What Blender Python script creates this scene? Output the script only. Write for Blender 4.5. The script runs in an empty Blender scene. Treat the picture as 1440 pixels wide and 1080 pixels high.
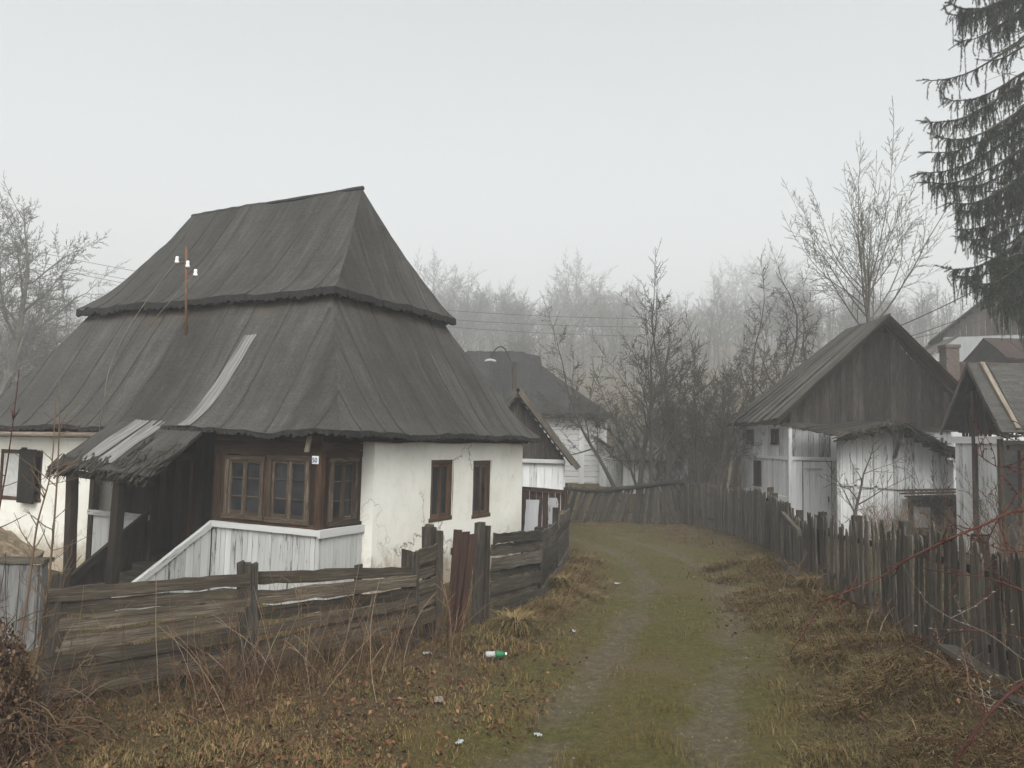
import bpy, math, random
import numpy as np
from mathutils import Vector as V, Matrix, noise as mn
R=math.radians
S=bpy.context.scene
COL=S.collection
# ------------------------------------------------------------------ camera
F=1107.0; PITCH=R(4.1); ROLL=R(1.2); EYE=V((0,0,2.6))
cd=bpy.data.cameras.new('camera'); cam=bpy.data.objects.new('camera',cd); COL.objects.link(cam)
cd.sensor_width=36; cd.lens=F/1440*36; cd.clip_end=2000; cd.clip_start=.05
CM=Matrix.Rotation(math.pi/2+PITCH,3,'X')@Matrix.Rotation(ROLL,3,'Z')
cam.matrix_world=Matrix.Translation(EYE)@CM.to_4x4()
S.camera=cam
def D(u,v,y):
    "real-world point at distance y in front of the viewpoint, measured off the photograph"
    d=CM@V(((u-720)/F,-(v-540)/F,-1)); return EYE+d*(y/d.y)
# ------------------------------------------------------------------ mesh builder
def ns(x,y,z=0.0): return mn.noise(V((x,y,z)))
def lerp(a,b,t): return a+(b-a)*t
def sst(a,b,x):
    t=min(1,max(0,(x-a)/(b-a))); return t*t*(3-2*t)
class MB:
    def __init__(s): s.v=[]; s.f=[]; s.g=[]; s.r=[]
    def vert(s,p,g=None,r=0.5):
        s.v.append((p[0],p[1],p[2])); s.g.append(g if g is not None else (p[0],p[1],p[2])); s.r.append(r); return len(s.v)-1
    def quad(s,a,b,c,d,r=0.5):
        i=[s.vert(p,None,r) for p in (a,b,c,d)]; s.f.append(tuple(i))
    def plank(s,p0,p1,w,n,wd,th,seg=4,rag=0.0,r=None,end=0.0,bow=0.0,point=0.0):
        "a board from p0 to p1, width along w, thickness along n; rag roughens its edges"
        p0=V(p0);p1=V(p1);w=V(w).normalized();n=V(n).normalized()
        if r is None: r=random.random()
        L=(p1-p0).length; off=random.random()*90; ax=(p1-p0)/max(L,1e-6); rings=[]
        b0=random.uniform(-bow,bow)
        for k in range(seg+1):
            t=k/seg; c=p0+(p1-p0)*t+n*(b0*math.sin(t*3.14))
            e0=wd/2+random.uniform(-rag,rag); e1=wd/2+random.uniform(-rag,rag)
            dx0=dx1=0
            if end and k in (0,seg): dx0=random.uniform(-end,end); dx1=random.uniform(-end,end)
            if point and k==seg: e0*=.25; e1*=.25
            if point and k==seg-1: c=p0+(p1-p0)*(1-point/L)
            ring=[]
            for (e,sg,dx) in ((e0,-1,dx0),(e1,1,dx1)):
                for q in (-.5,.5):
                    ring.append(s.vert(c+w*(e*sg)+n*(th*q)+ax*dx,(t*L+off,sg*e+off*.37,q*th),r))
            rings.append(ring)
        for k in range(seg):
            a=rings[k];b=rings[k+1]
            s.f+= [(a[0],b[0],b[1],a[1]),(a[2],a[3],b[3],b[2]),(a[0],a[2],b[2],b[0]),(a[1],b[1],b[3],a[3])]
        a=rings[0]; s.f.append((a[0],a[1],a[3],a[2])); b=rings[-1]; s.f.append((b[0],b[2],b[3],b[1]))
    def box(s,a,b,r=None,rag=0):
        "axis-aligned box between two corners, grain along its longest side"
        a=V(a);b=V(b);d=b-a; ax=max(range(3),key=lambda i:abs(d[i])); o=[i for i in range(3) if i!=ax]
        p0=(a+b)/2;p1=p0.copy();p0[ax]=a[ax];p1[ax]=b[ax]
        w=V((0,0,0));n=V((0,0,0));w[o[0]]=1;n[o[1]]=1
        s.plank(p0,p1,w,n,abs(d[o[0]]),abs(d[o[1]]),2,rag,r)
    def tube(s,pts,rad,n=5,r=None,cap=False):
        if r is None: r=random.random()
        pts=[V(p) for p in pts]; prev=None; acc=0; off=random.random()*50; m=len(pts)
        t0=(pts[1]-pts[0]).normalized(); u=t0.orthogonal().normalized()
        for i,p in enumerate(pts):
            t=(pts[min(i+1,m-1)]-pts[max(i-1,0)])
            if t.length<1e-9: t=t0
            t=t.normalized(); u=(u-t*u.dot(t)); u=u.normalized() if u.length>1e-6 else t.orthogonal().normalized(); w=t.cross(u)
            if i: acc+=(p-pts[i-1]).length
            ring=[]
            for k in range(n):
                a=2*math.pi*k/n; ring.append(s.vert(p+(u*math.cos(a)+w*math.sin(a))*rad[i],(acc+off,a*.05,0),r))
            if prev:
                for k in range(n): s.f.append((prev[k],prev[(k+1)%n],ring[(k+1)%n],ring[k]))
            elif cap: s.f.append(tuple(ring[::-1]))
            prev=ring
        if cap or n>3: s.f.append(tuple(prev))
    def build(s,name,m,parent=None,smooth=False,loc=None):
        me=bpy.data.meshes.new(name); me.from_pydata(s.v,[],s.f)
        a=me.attributes.new('gc','FLOAT_VECTOR','POINT'); a.data.foreach_set('vector',np.array(s.g,np.float32).ravel())
        a=me.attributes.new('rnd','FLOAT','POINT'); a.data.foreach_set('value',np.array(s.r,np.float32))
        if smooth: me.polygons.foreach_set('use_smooth',[True]*len(me.polygons))
        me.update(); return link(name,me,m,parent,loc)
def link(name,me,m,parent=None,loc=None):
    o=bpy.data.objects.new(name,me); COL.objects.link(o)
    if m: me.materials.append(m)
    if parent: o.parent=parent
    if loc: o.location=loc
    return o
def np_mesh(name,verts,faces_n,nv,m,rnd=None,parent=None,smooth=False):
    "verts (K,nv,3): K separate little pieces, faces_n is the list of faces within one piece"
    K=len(verts); me=bpy.data.meshes.new(name)
    me.vertices.add(K*nv); me.vertices.foreach_set('co',np.ascontiguousarray(verts,np.float32).ravel())
    base=np.arange(K)[:,None]*nv; loops=[];sizes=[]
    allf=np.concatenate([base+np.array(f)[None,:] for f in faces_n],axis=1)
    per=[len(f) for f in faces_n]; nf=K*len(per)
    tot=np.tile(np.array(per),K); st=np.concatenate([[0],np.cumsum(tot)[:-1]])
    me.loops.add(int(tot.sum())); me.loops.foreach_set('vertex_index',allf.ravel().astype(np.int32))
    me.polygons.add(nf); me.polygons.foreach_set('loop_start',st.astype(np.int32))
    me.update(calc_edges=True)
    a=me.attributes.new('rnd','FLOAT','POINT'); a.data.foreach_set('value',np.repeat(rnd if rnd is not None else np.random.rand(K),nv).astype(np.float32))
    return link(name,me,m,parent)
def tag(o,label,cat,group=None):
    o['label']=label; o['category']=cat
    if group: o['group']=group
    return o
def thing(name,label,cat,loc=(0,0,0),rotz=0,group=None):
    o=bpy.data.objects.new(name,None); COL.objects.link(o); o.location=loc; o.rotation_euler=(0,0,rotz); o.empty_display_size=.3
    return tag(o,label,cat,group)
# ------------------------------------------------------------------ materials
class NT:
    def __init__(s,name):
        s.m=bpy.data.materials.new(name); s.m.use_nodes=True; s.t=s.m.node_tree; s.t.nodes.clear()
        s.out=s.n('ShaderNodeOutputMaterial'); s.b=s.n('ShaderNodeBsdfPrincipled'); s.l(s.b.outputs[0],s.out.inputs['Surface'])
        s.b.inputs['Roughness'].default_value=.9; s.b.inputs['Specular IOR Level'].default_value=.25
    def n(s,t): return s.t.nodes.new(t)
    def l(s,a,b): s.t.links.new(a,b)
    def attr(s,name,o='Fac'):
        a=s.n('ShaderNodeAttribute'); a.attribute_name=name; return a.outputs[o]
    def pos(s): return s.n('ShaderNodeNewGeometry').outputs['Position']
    def obj(s): return s.n('ShaderNodeTexCoord').outputs['Object']
    def vmul(s,v,sc,add=None):
        a=s.n('ShaderNodeVectorMath'); a.operation='MULTIPLY'; s.l(v,a.inputs[0]); a.inputs[1].default_value=sc
        if add is None: return a.outputs[0]
        b=s.n('ShaderNodeVectorMath'); b.operation='ADD'; s.l(a.outputs[0],b.inputs[0])
        c=s.n('ShaderNodeMath'); c.operation='MULTIPLY'; s.l(add,c.inputs[0]); c.inputs[1].default_value=37.0
        s.l(c.outputs[0],b.inputs[1]); return b.outputs[0]
    def noise(s,v,sc,det=4,rough=.6,dist=0):
        a=s.n('ShaderNodeTexNoise'); s.l(v,a.inputs['Vector']); a.inputs['Scale'].default_value=sc
        a.inputs['Detail'].default_value=det; a.inputs['Roughness'].default_value=rough; a.inputs['Distortion'].default_value=dist
        return a.outputs['Fac']
    def vor(s,v,sc,feat='DISTANCE_TO_EDGE'):
        a=s.n('ShaderNodeTexVoronoi'); a.feature=feat; s.l(v,a.inputs['Vector']); a.inputs['Scale'].default_value=sc; return a.outputs['Distance']
    def ramp(s,f,stops):
        a=s.n('ShaderNodeValToRGB'); s.l(f,a.inputs[0]); e=a.color_ramp.elements
        while len(e)<len(stops): e.new(.5)
        for x,(p,c) in zip(e,stops):
            x.position=p; x.color=(c,c,c,1) if isinstance(c,(int,float)) else (*c,1)
        return a.outputs[0]
    def mix(s,f,a,b,mode='MIX'):
        x=s.n('ShaderNodeMix'); x.data_type='RGBA'; x.blend_type=mode
        for src,i in ((f,0),(a,6),(b,7)):
            if isinstance(src,(int,float)): x.inputs[i].default_value=src if i==0 else (src,src,src,1)
            elif isinstance(src,tuple): x.inputs[i].default_value=(*src,1)
            else: s.l(src,x.inputs[i])
        return x.outputs[2]
    def math(s,op,a,b):
        x=s.n('ShaderNodeMath'); x.operation=op
        for i,q in enumerate((a,b)):
            if isinstance(q,(int,float)): x.inputs[i].default_value=q
            else: s.l(q,x.inputs[i])
        return x.outputs[0]
    def col(s,c):
        if isinstance(c,tuple): s.b.inputs['Base Color'].default_value=(*c,1)
        else: s.l(c,s.b.inputs['Base Color'])
    def bump(s,h,dist=.01,st=.6):
        x=s.n('ShaderNodeBump'); x.inputs['Distance'].default_value=dist; x.inputs['Strength'].default_value=st
        s.l(h,x.inputs['Height']); s.l(x.outputs[0],s.b.inputs['Normal'])
    def set(s,**k):
        for a,v in k.items(): s.b.inputs[a.replace('_',' ')].default_value=v
def wood(name,dark,mid,light,moss=None,mossamt=.45,paint=None,painted=.5,rough=.88):
    t=NT(name); gc=t.attr('gc','Vector'); rnd=t.attr('rnd')
    g=t.noise(t.vmul(gc,(3.2,80,80),rnd),1.0,6,.68,.5); ck=t.noise(t.vmul(gc,(1.3,120,120),rnd),1.0,3,.55,.2); kn=t.vor(t.vmul(gc,(3.0,7.5,7.5),rnd),1.0,'F1')
    big=t.noise(t.vmul(gc,(1.1,5,5),rnd),1.0,3,.6)
    c=t.ramp(g,[(.30,dark),(.5,mid),(.68,light)])
    c=t.mix(t.ramp(big,[(.35,0.0),(.7,.75)]),c,dark)
    c=t.mix(t.ramp(ck,[(.60,0.0),(.66,.85)]),c,tuple(x*.5 for x in dark)); c=t.mix(t.ramp(kn,[(.07,.8),(.16,0.0)]),c,tuple(x*.7 for x in dark))
    tone=t.ramp(rnd,[(0,.5),(.5,.95),(1,1.4)]); c=t.mix(1.0,c,tone,'MULTIPLY')
    if moss:
        mnz=t.noise(t.vmul(gc,(2.5,9,9),rnd),1.0,5,.7); c=t.mix(t.ramp(mnz,[(mossamt,0.0),(mossamt+.22,.8)]),c,moss)
    h=t.math('SUBTRACT',g,t.ramp(ck,[(.58,0.0),(.66,1.0)]))
    if paint:
        pn=t.noise(t.vmul(gc,(3.2,26,26),rnd),1.0,6,.72,.3)
        sh=t.math('ADD',pn,t.math('MULTIPLY',t.math('SUBTRACT',rnd,.5),.22))
        msk=t.ramp(sh,[(1-painted-.06,0.0),(1-painted+.05,1.0)])
        st=t.noise(t.vmul(gc,(.7,6,6),rnd),1.0,4,.6); pc=t.mix(t.ramp(st,[(.35,0.0),(.75,.65)]),paint,tuple(x*.62 for x in paint))
        pc=t.mix(1.0,pc,t.ramp(rnd,[(0,.8),(1,1.08)]),'MULTIPLY')
        c=t.mix(msk,c,pc); h=t.math('ADD',t.math('MULTIPLY',g,.5),msk)
    t.col(c); t.bump(h,.012 if not paint else .006,.7); t.set(Roughness=rough); return t.m
M={}
M['grey_wood']=wood('grey_wood',(.027,.022,.017),(.082,.07,.057),(.17,.15,.127),(.06,.062,.03),.54)
M['fence_wood']=wood('fence_wood',(.023,.017,.012),(.080,.064,.046),(.185,.153,.117),(.064,.058,.029),.52)
M['post_wood']=wood('post_wood',(.016,.013,.010),(.05,.042,.033),(.12,.102,.084),(.04,.042,.02),.55)
M['picket_wood']=wood('picket_wood',(.034,.028,.022),(.102,.087,.070),(.21,.183,.15),(.078,.077,.042),.55)
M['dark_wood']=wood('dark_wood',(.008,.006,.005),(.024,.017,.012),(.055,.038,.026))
M['brown_wood']=wood('brown_wood',(.014,.008,.005),(.050,.025,.013),(.11,.055,.027),(.07,.06,.05),.58)
M['frame_wood']=wood('frame_wood',(.024,.017,.011),(.066,.046,.032),(.14,.11,.08),paint=(.16,.13,.097),painted=.36)
M['brown_frame']=wood('brown_frame',(.03,.017,.01),(.095,.055,.03),(.17,.105,.062))
M['white_board']=wood('white_board',(.05,.045,.04),(.15,.14,.125),(.28,.265,.245),paint=(.46,.46,.445),painted=.66)
M['barn_board']=wood('barn_board',(.07,.062,.056),(.20,.19,.175),(.34,.33,.315),paint=(.62,.62,.615),painted=.64)
M['grey_board']=wood('grey_board',(.04,.036,.033),(.11,.10,.092),(.19,.18,.168),paint=(.17,.17,.165),painted=.5)
M['faded_board']=wood('faded_board',(.05,.046,.042),(.14,.13,.12),(.24,.23,.215),paint=(.36,.365,.37),painted=.62)
M['gable_wood']=wood('gable_wood',(.015,.013,.012),(.055,.047,.041),(.14,.118,.10),(.105,.055,.03),.52)
M['rust_board']=wood('rust_board',(.016,.009,.007),(.048,.022,.015),(.095,.045,.03),(.03,.022,.018),.5,rough=.75)
M['pale_wood']=wood('pale_wood',(.13,.10,.075),(.30,.25,.195),(.46,.41,.34))
M['roof_board']=wood('roof_board',(.030,.027,.023),(.075,.068,.056),(.135,.122,.10),(.07,.07,.042),.54)
M['ragged_wood']=wood('ragged_wood',(.012,.010,.008),(.042,.034,.027),(.105,.086,.068),(.045,.04,.02),.52)
def bark(name,a,b):
    t=NT(name); gc=t.attr('gc','Vector'); n=t.noise(t.vmul(gc,(8,90,1)),1.0,4,.6); p=t.noise(t.obj(),2.3,3,.6)
    t.col(t.mix(t.ramp(p,[(.35,0.0),(.7,.7)]),t.ramp(n,[(.35,a),(.65,b)]),(a[0]*1.1,a[1]*1.3,a[2]*.9))); t.bump(n,.01,.5); return t.m
M['bark']=bark('bark',(.035,.028,.023),(.085,.072,.062))
M['bark_pale']=bark('bark_pale',(.08,.07,.06),(.17,.15,.13))
M['bark_red']=bark('bark_red',(.042,.013,.010),(.10,.036,.025))
M['bark_tan']=bark('bark_tan',(.09,.055,.035),(.19,.13,.09))
def m_plaster():
    t=NT('plaster'); p=t.obj()
    big=t.noise(p,.9,5,.62); med=t.noise(p,4.5,6,.65); fine=t.noise(p,38,3,.6)
    c=t.ramp(big,[(.3,(.76,.745,.69)),(.55,(.70,.68,.61)),(.8,(.60,.56,.46))])
    c=t.mix(t.ramp(med,[(.52,0.0),(.78,.55)]),c,(.55,.50,.40))
    sep=t.n('ShaderNodeSeparateXYZ'); t.l(p,sep.inputs[0])
    streak=t.noise(t.vmul(p,(7,7,.55)),1.0,4,.6)
    c=t.mix(t.math('MULTIPLY',t.ramp(streak,[(.55,0.0),(.8,.22)]),t.ramp(sep.outputs[2],[(.35,.1),(1,.5)])),c,(.42,.39,.32))
    low=t.math('ADD',sep.outputs[2],t.math('MULTIPLY',t.math('SUBTRACT',med,.5),1.4))
    c=t.mix(t.ramp(low,[(.25,.85),(.75,0.0)]),c,(.27,.21,.14))
    wob=t.n('ShaderNodeVectorMath'); wob.operation='ADD'; t.l(p,wob.inputs[0])
    nz=t.n('ShaderNodeTexNoise'); t.l(p,nz.inputs['Vector']); nz.inputs['Scale'].default_value=3.0; nz.inputs['Detail'].default_value=5; t.l(nz.outputs['Color'],wob.inputs[1])
    cr=t.vor(wob.outputs[0],.75); where=t.ramp(t.noise(p,.55,2,.5),[(.46,0.0),(.55,1.0)])
    crm=t.math('MULTIPLY',t.ramp(cr,[(.0,1.0),(.015,0.0)]),where)
    c=t.mix(t.math('MULTIPLY',crm,.8),c,(.10,.085,.065))
    t.col(c); t.bump(t.math('ADD',t.math('MULTIPLY',med,.8),t.math('ADD',t.math('MULTIPLY',fine,.25),t.math('MULTIPLY',crm,-1.0))),.02,.55); return t.m
M['plaster']=m_plaster()
def m_felt(name,a,b,c2,rust=False):
    t=NT(name); gc=t.attr('gc','Vector'); rnd=t.attr('rnd'); p=t.obj()
    n=t.noise(p,1.1,6,.62); f=t.noise(p,24,5,.7); st=t.noise(t.vmul(gc,(9,.9,1),rnd),1.0,5,.65)
    c=t.ramp(st,[(.3,a),(.52,b),(.75,c2)])
    c=t.mix(t.ramp(n,[(.36,0.0),(.68,.7)]),c,a)
    c=t.mix(1.0,c,t.ramp(rnd,[(0,.74),(.5,1.0),(1,1.28)]),'MULTIPLY')
    c=t.mix(1.0,c,t.ramp(f,[(.28,.62),(.72,1.36)]),'MULTIPLY')
    ms=t.noise(t.vmul(gc,(6,2.2,1),rnd),1.0,5,.7); c=t.mix(t.ramp(ms,[(.58,0.0),(.76,.5)]),c,(.075,.072,.05))
    if rust:
        sep=t.n('ShaderNodeSeparateXYZ'); t.l(gc,sep.inputs[0])
        rm=t.math('MULTIPLY',t.ramp(t.math('ADD',sep.outputs[2],t.math('MULTIPLY',t.math('SUBTRACT',n,.5),.3)),[(.84,0.0),(.98,.55)]),t.ramp(n,[(.4,.25),(.6,1.0)]))
        c=t.mix(rm,c,(.115,.075,.045))
    w=t.noise(t.vmul(gc,(1.6,5,1)),1.0,3,.6)
    t.col(c); t.bump(t.math('ADD',w,t.math('MULTIPLY',f,.5)),.05,.75); t.set(Roughness=.92); return t.m
M['felt']=m_felt('felt',(.030,.0285,.026),(.054,.051,.046),(.092,.086,.077))
M['felt_lower']=m_felt('felt_lower',(.030,.0285,.026),(.054,.051,.046),(.092,.086,.077),True)
M['felt_far']=m_felt('felt_far',(.015,.0145,.014),(.027,.026,.025),(.048,.046,.043))
def simple(name,c,rough=.8,metal=0,var=.3,sc=6):
    t=NT(name); n=t.noise(t.obj(),sc,5,.65); t.col(t.mix(t.ramp(n,[(.3,0.0),(.7,1.0)]),tuple(x*(1-var) for x in c),tuple(min(1,x*(1+var)) for x in c)))
    t.set(Roughness=rough,Metallic=metal); t.bump(n,.004,.4); return t.m
M['tar']=simple('tar_edge',(.017,.016,.015),.9,0,.5,14)
M['seam']=simple('seam',(.030,.0285,.027),.9,0,.5,16)
M['sheet']=(lambda t:(t.col(t.mix(t.ramp(t.noise(t.vmul(t.attr('gc','Vector'),(22,1.6,1)),1.0,5,.65),[(.35,0.0),(.66,1.0)]),(.23,.225,.215),(.06,.055,.05))),t.set(Roughness=.6),t.bump(t.noise(t.vmul(t.attr('gc','Vector'),(16,.6,1)),1.0,2,.5),.02,.5),t.m)[-1])(NT('sheet_metal'))
M['rust']=simple('rusty_iron',(.16,.075,.04),.8,.2,.4,20)
M['iron']=simple('dark_iron',(.045,.042,.04),.6,.4,.3,20)
M['porcelain']=simple('porcelain',(.72,.73,.72),.25,0,.06)
M['white_paint']=simple('white_enamel',(.75,.76,.76),.4,0,.08)
M['blue_ink']=simple('blue_ink',(.03,.05,.14),.4,0,.1)
M['brick']=(lambda t:(t.col(t.mix(t.ramp(t.vor(t.vmul(t.obj(),(4,4,12)),1.0),[(.02,0.0),(.08,1.0)]),(.13,.115,.10),t.ramp(t.noise(t.obj(),5,4,.6),[(.3,(.06,.040,.033)),(.7,(.11,.074,.060))]))),t.m)[-1])(NT('brick'))
M['stone']=(lambda t:(t.col(t.ramp(t.noise(t.obj(),7,6,.7),[(.3,(.06,.047,.03)),(.5,(.15,.115,.075)),(.72,(.27,.22,.155))])),t.bump(t.noise(t.obj(),14,5,.7),.05,.8),t.m)[-1])(NT('mossy_stone'))
def m_glass():
    t=NT('window_glass'); n=t.noise(t.obj(),3.0,3,.5)
    t.col(t.ramp(n,[(.3,(.010,.011,.013)),(.7,(.035,.036,.038))])); t.set(Roughness=.12); t.b.inputs['Specular IOR Level'].default_value=.22; t.bump(t.noise(t.obj(),5,2,.5),.006,.3); return t.m
M['glass']=m_glass()
M['curtain']=simple('curtain_cloth',(.42,.42,.40),.9,0,.2,9)
M['dull_white']=simple('dull_white',(.30,.31,.30),.5,0,.25,30)
M['bottle_green']=simple('bottle_green',(.018,.13,.05),.35,0,.2)
M['spruce']=(lambda t:(t.col(t.ramp(t.attr('rnd'),[(0,(.017,.026,.018)),(.6,(.040,.050,.032)),(1,(.075,.075,.045))])),t.set(Roughness=.7),t.m)[-1])(NT('spruce_needles'))
def m_blade(name,stops,patch=None,sc=.5):
    t=NT(name); c=t.ramp(t.attr('rnd'),stops)
    if patch:
        p=t.noise(t.pos(),sc,4,.6); c=t.mix(t.ramp(p,[(.40,0.0),(.62,.8)]),c,t.ramp(t.attr('rnd'),patch))
    t.col(c); t.set(Roughness=.8); return t.m
M['lane_grass']=m_blade('lane_grass',[(0,(.028,.029,.004)),(.4,(.072,.062,.009)),(.7,(.128,.088,.018)),(1,(.22,.152,.045))],[(0,(.065,.042,.016)),(.6,(.13,.088,.035)),(1,(.22,.16,.075))],.45)
M['dry_grass']=m_blade('dry_grass',[(0,(.055,.033,.014)),(.35,(.115,.072,.029)),(.7,(.19,.127,.053)),(1,(.29,.21,.105))],[(0,(.052,.042,.012)),(.5,(.105,.080,.026)),(1,(.19,.135,.058))],.6)
M['leaf']=m_blade('leaf',[(0,(.026,.011,.006)),(.5,(.078,.032,.014)),(.85,(.125,.06,.028)),(1,(.19,.11,.058))])
M['weed']=m_blade('weed',[(0,(.07,.035,.018)),(.5,(.14,.082,.045)),(.85,(.24,.165,.10)),(1,(.34,.26,.18))])
M['thatch']=m_blade('dead_twigs',[(0,(.025,.013,.008)),(.5,(.078,.043,.023)),(1,(.17,.11,.062))])
def m_ground():
    t=NT('ground_turf'); p=t.pos(); rut=t.attr('rut'); turf=t.attr('turf')
    a=t.noise(p,.6,6,.65); b=t.noise(p,3.4,6,.72); f=t.noise(p,30,5,.75); k=t.noise(p,9,5,.7)
    c=t.ramp(b,[(.30,(.030,.019,.010)),(.45,(.066,.043,.019)),(.60,(.105,.074,.030)),(.75,(.155,.112,.052))])
    c=t.mix(t.ramp(a,[(.48,0.0),(.64,.6)]),c,t.ramp(f,[(.35,(.034,.034,.009)),(.65,(.085,.076,.022))]))
    c2=t.ramp(k,[(.28,(.032,.033,.006)),(.46,(.066,.060,.012)),(.60,(.090,.077,.019)),(.75,(.15,.11,.042))])
    c2=t.mix(t.ramp(a,[(.42,0.0),(.62,.7)]),c2,(.10,.070,.030))
    m=t.math('ADD',turf,t.math('MULTIPLY',t.math('SUBTRACT',b,.5),1.3)); c=t.mix(t.ramp(m,[(.3,0.0),(.75,1.0)]),c,c2)
    m=t.math('ADD',rut,t.math('MULTIPLY',t.math('SUBTRACT',b,.5),1.9)); m=t.math('ADD',m,t.math('MULTIPLY',t.math('SUBTRACT',a,.5),2.8))
    mud=t.ramp(k,[(.28,(.055,.042,.026)),(.55,(.112,.090,.060)),(.75,(.19,.162,.118))])
    c=t.mix(t.ramp(m,[(.45,0.0),(1.3,.72)]),c,mud)
    c=t.mix(1.0,c,t.ramp(f,[(.28,.50),(.72,1.2)]),'MULTIPLY')
    t.col(c); t.bump(t.math('ADD',b,t.math('MULTIPLY',f,.5)),.07,.9); t.set(Roughness=.92); return t.m
M['ground']=m_ground()
# ------------------------------------------------------------------ world, light, haze
SUN_EL=R(48); SUN_AZ=R(176)   # direction the light comes from, measured from +Y towards +X
w=bpy.data.worlds.new('World'); S.world=w; w.use_nodes=True; nt=w.node_tree; nt.nodes.clear()
o=nt.nodes.new('ShaderNodeOutputWorld'); bg=nt.nodes.new('ShaderNodeBackground'); sk=nt.nodes.new('ShaderNodeTexSky')
sk.sky_type='NISHITA'; sk.sun_disc=False; sk.sun_elevation=SUN_EL; sk.sun_rotation=SUN_AZ; sk.air_density=1.0; sk.dust_density=6.0; sk.ozone_density=1.0
hs=nt.nodes.new('ShaderNodeHueSaturation'); hs.inputs['Saturation'].default_value=.10
nt.links.new(sk.outputs[0],hs.inputs['Color']); mx=nt.nodes.new('ShaderNodeMix'); mx.data_type='RGBA'; mx.blend_type='MULTIPLY'; mx.inputs[0].default_value=1; mx.inputs[7].default_value=(.975,1,.998,1); nt.links.new(hs.outputs[0],mx.inputs[6]); nt.links.new(mx.outputs[2],bg.inputs[0]); bg.inputs[1].default_value=.15; nt.links.new(bg.outputs[0],o.inputs[0])
sl=bpy.data.lights.new('sun','SUN'); sl.energy=.85; sl.angle=R(40); sl.color=(1,.97,.93)
so=bpy.data.objects.new('sun',sl); COL.objects.link(so)
sd=V((math.sin(SUN_AZ)*math.cos(SUN_EL),math.cos(SUN_AZ)*math.cos(SUN_EL),math.sin(SUN_EL)))
so.rotation_euler=sd.to_track_quat('Z','Y').to_euler(); so.location=sd*60
hz=MB(); X0,X1,Y0,Y1,Z0,Z1=-230,230,-40,350,-2,85
P8=[(x,y,z) for x in (X0,X1) for y in (Y0,Y1) for z in (Z0,Z1)]
hz.v=list(P8); hz.g=list(P8); hz.r=[0]*8; hz.f=[(0,1,3,2),(4,6,7,5),(0,4,5,1),(2,3,7,6),(0,2,6,4),(1,5,7,3)]
hm=bpy.data.materials.new('haze_air'); hm.use_nodes=True; t=hm.node_tree; t.nodes.clear()
ho=t.nodes.new('ShaderNodeOutputMaterial'); hv=t.nodes.new('ShaderNodeVolumePrincipled'); t.links.new(hv.outputs[0],ho.inputs['Volume'])
hv.inputs['Color'].default_value=(.96,.97,.97,1); hv.inputs['Density'].default_value=.0036; hv.inputs['Anisotropy'].default_value=.2
hz=hz.build('haze',hm); hz['kind']='stuff'
S.view_settings.view_transform='Standard'; S.view_settings.look='None'; S.view_settings.gamma=1; S.view_settings.exposure=.80
S.cycles.volume_bounces=2; S.cycles.max_bounces=8; S.cycles.diffuse_bounces=4; S.cycles.use_denoising=True
# ------------------------------------------------------------------ terrain
LC=[(-.6,1.0),(.2,4.0),(1.10,7.0),(2.2,10.6),(2.95,13.2),(3.3,15.2),(3.35,18),(2.75,20.8),(1.6,22.9),(-.2,24.0),(-4,24.4),(-14,24.6)]
def catmull(P,n=12):
    out=[]
    for i in range(len(P)-1):
        a=V(P[max(i-1,0)]);b=V(P[i]);c=V(P[i+1]);d=V(P[min(i+2,len(P)-1)])
        for k in range(n):
            s=k/n; out.append(.5*((2*b)+(c-a)*s+(2*a-5*b+4*c-d)*s*s+(3*b-a-3*c+d)*s**3))
    out.append(V(P[-1])); return out
LANE=[p.to_2d() for p in catmull([(x,y,0) for x,y in LC],10)]
LA=np.array([(p.x,p.y) for p in LANE])
def lane_off(x,y):
    "signed distance from the lane's centre line (vectorised)"
    x=np.atleast_1d(np.asarray(x,float)); y=np.atleast_1d(np.asarray(y,float))
    best=np.full(x.shape,1e9); sg=np.zeros(x.shape)
    for i in range(len(LA)-1):
        a=LA[i];b=LA[i+1];d=b-a;L2=d@d
        t=np.clip(((x-a[0])*d[0]+(y-a[1])*d[1])/L2,0,1); ex=x-a[0]-t*d[0]; ey=y-a[1]-t*d[1]
        q=np.hypot(ex,ey); s=np.sign(ex*d[1]-ey*d[0]); m=q<best; best=np.where(m,q,best); sg=np.where(m,s,sg)
    return best*np.where(sg==0,1,sg)
RF=[(4.55,5.4,.42),(4.72,7.35,.40),(4.90,9.4,.33),(5.35,13.5,.25),(6.05,18.6,.20),(5.95,23.4,.10),(5.55,24.5,.05)]
rfy=np.array([p[1] for p in RF]); rfx=np.array([p[0] for p in RF]); rfz=np.array([p[2] for p in RF])
def sm(a,b,x): t=np.clip((x-a)/(b-a),0,1); return t*t*(3-2*t)
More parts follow.
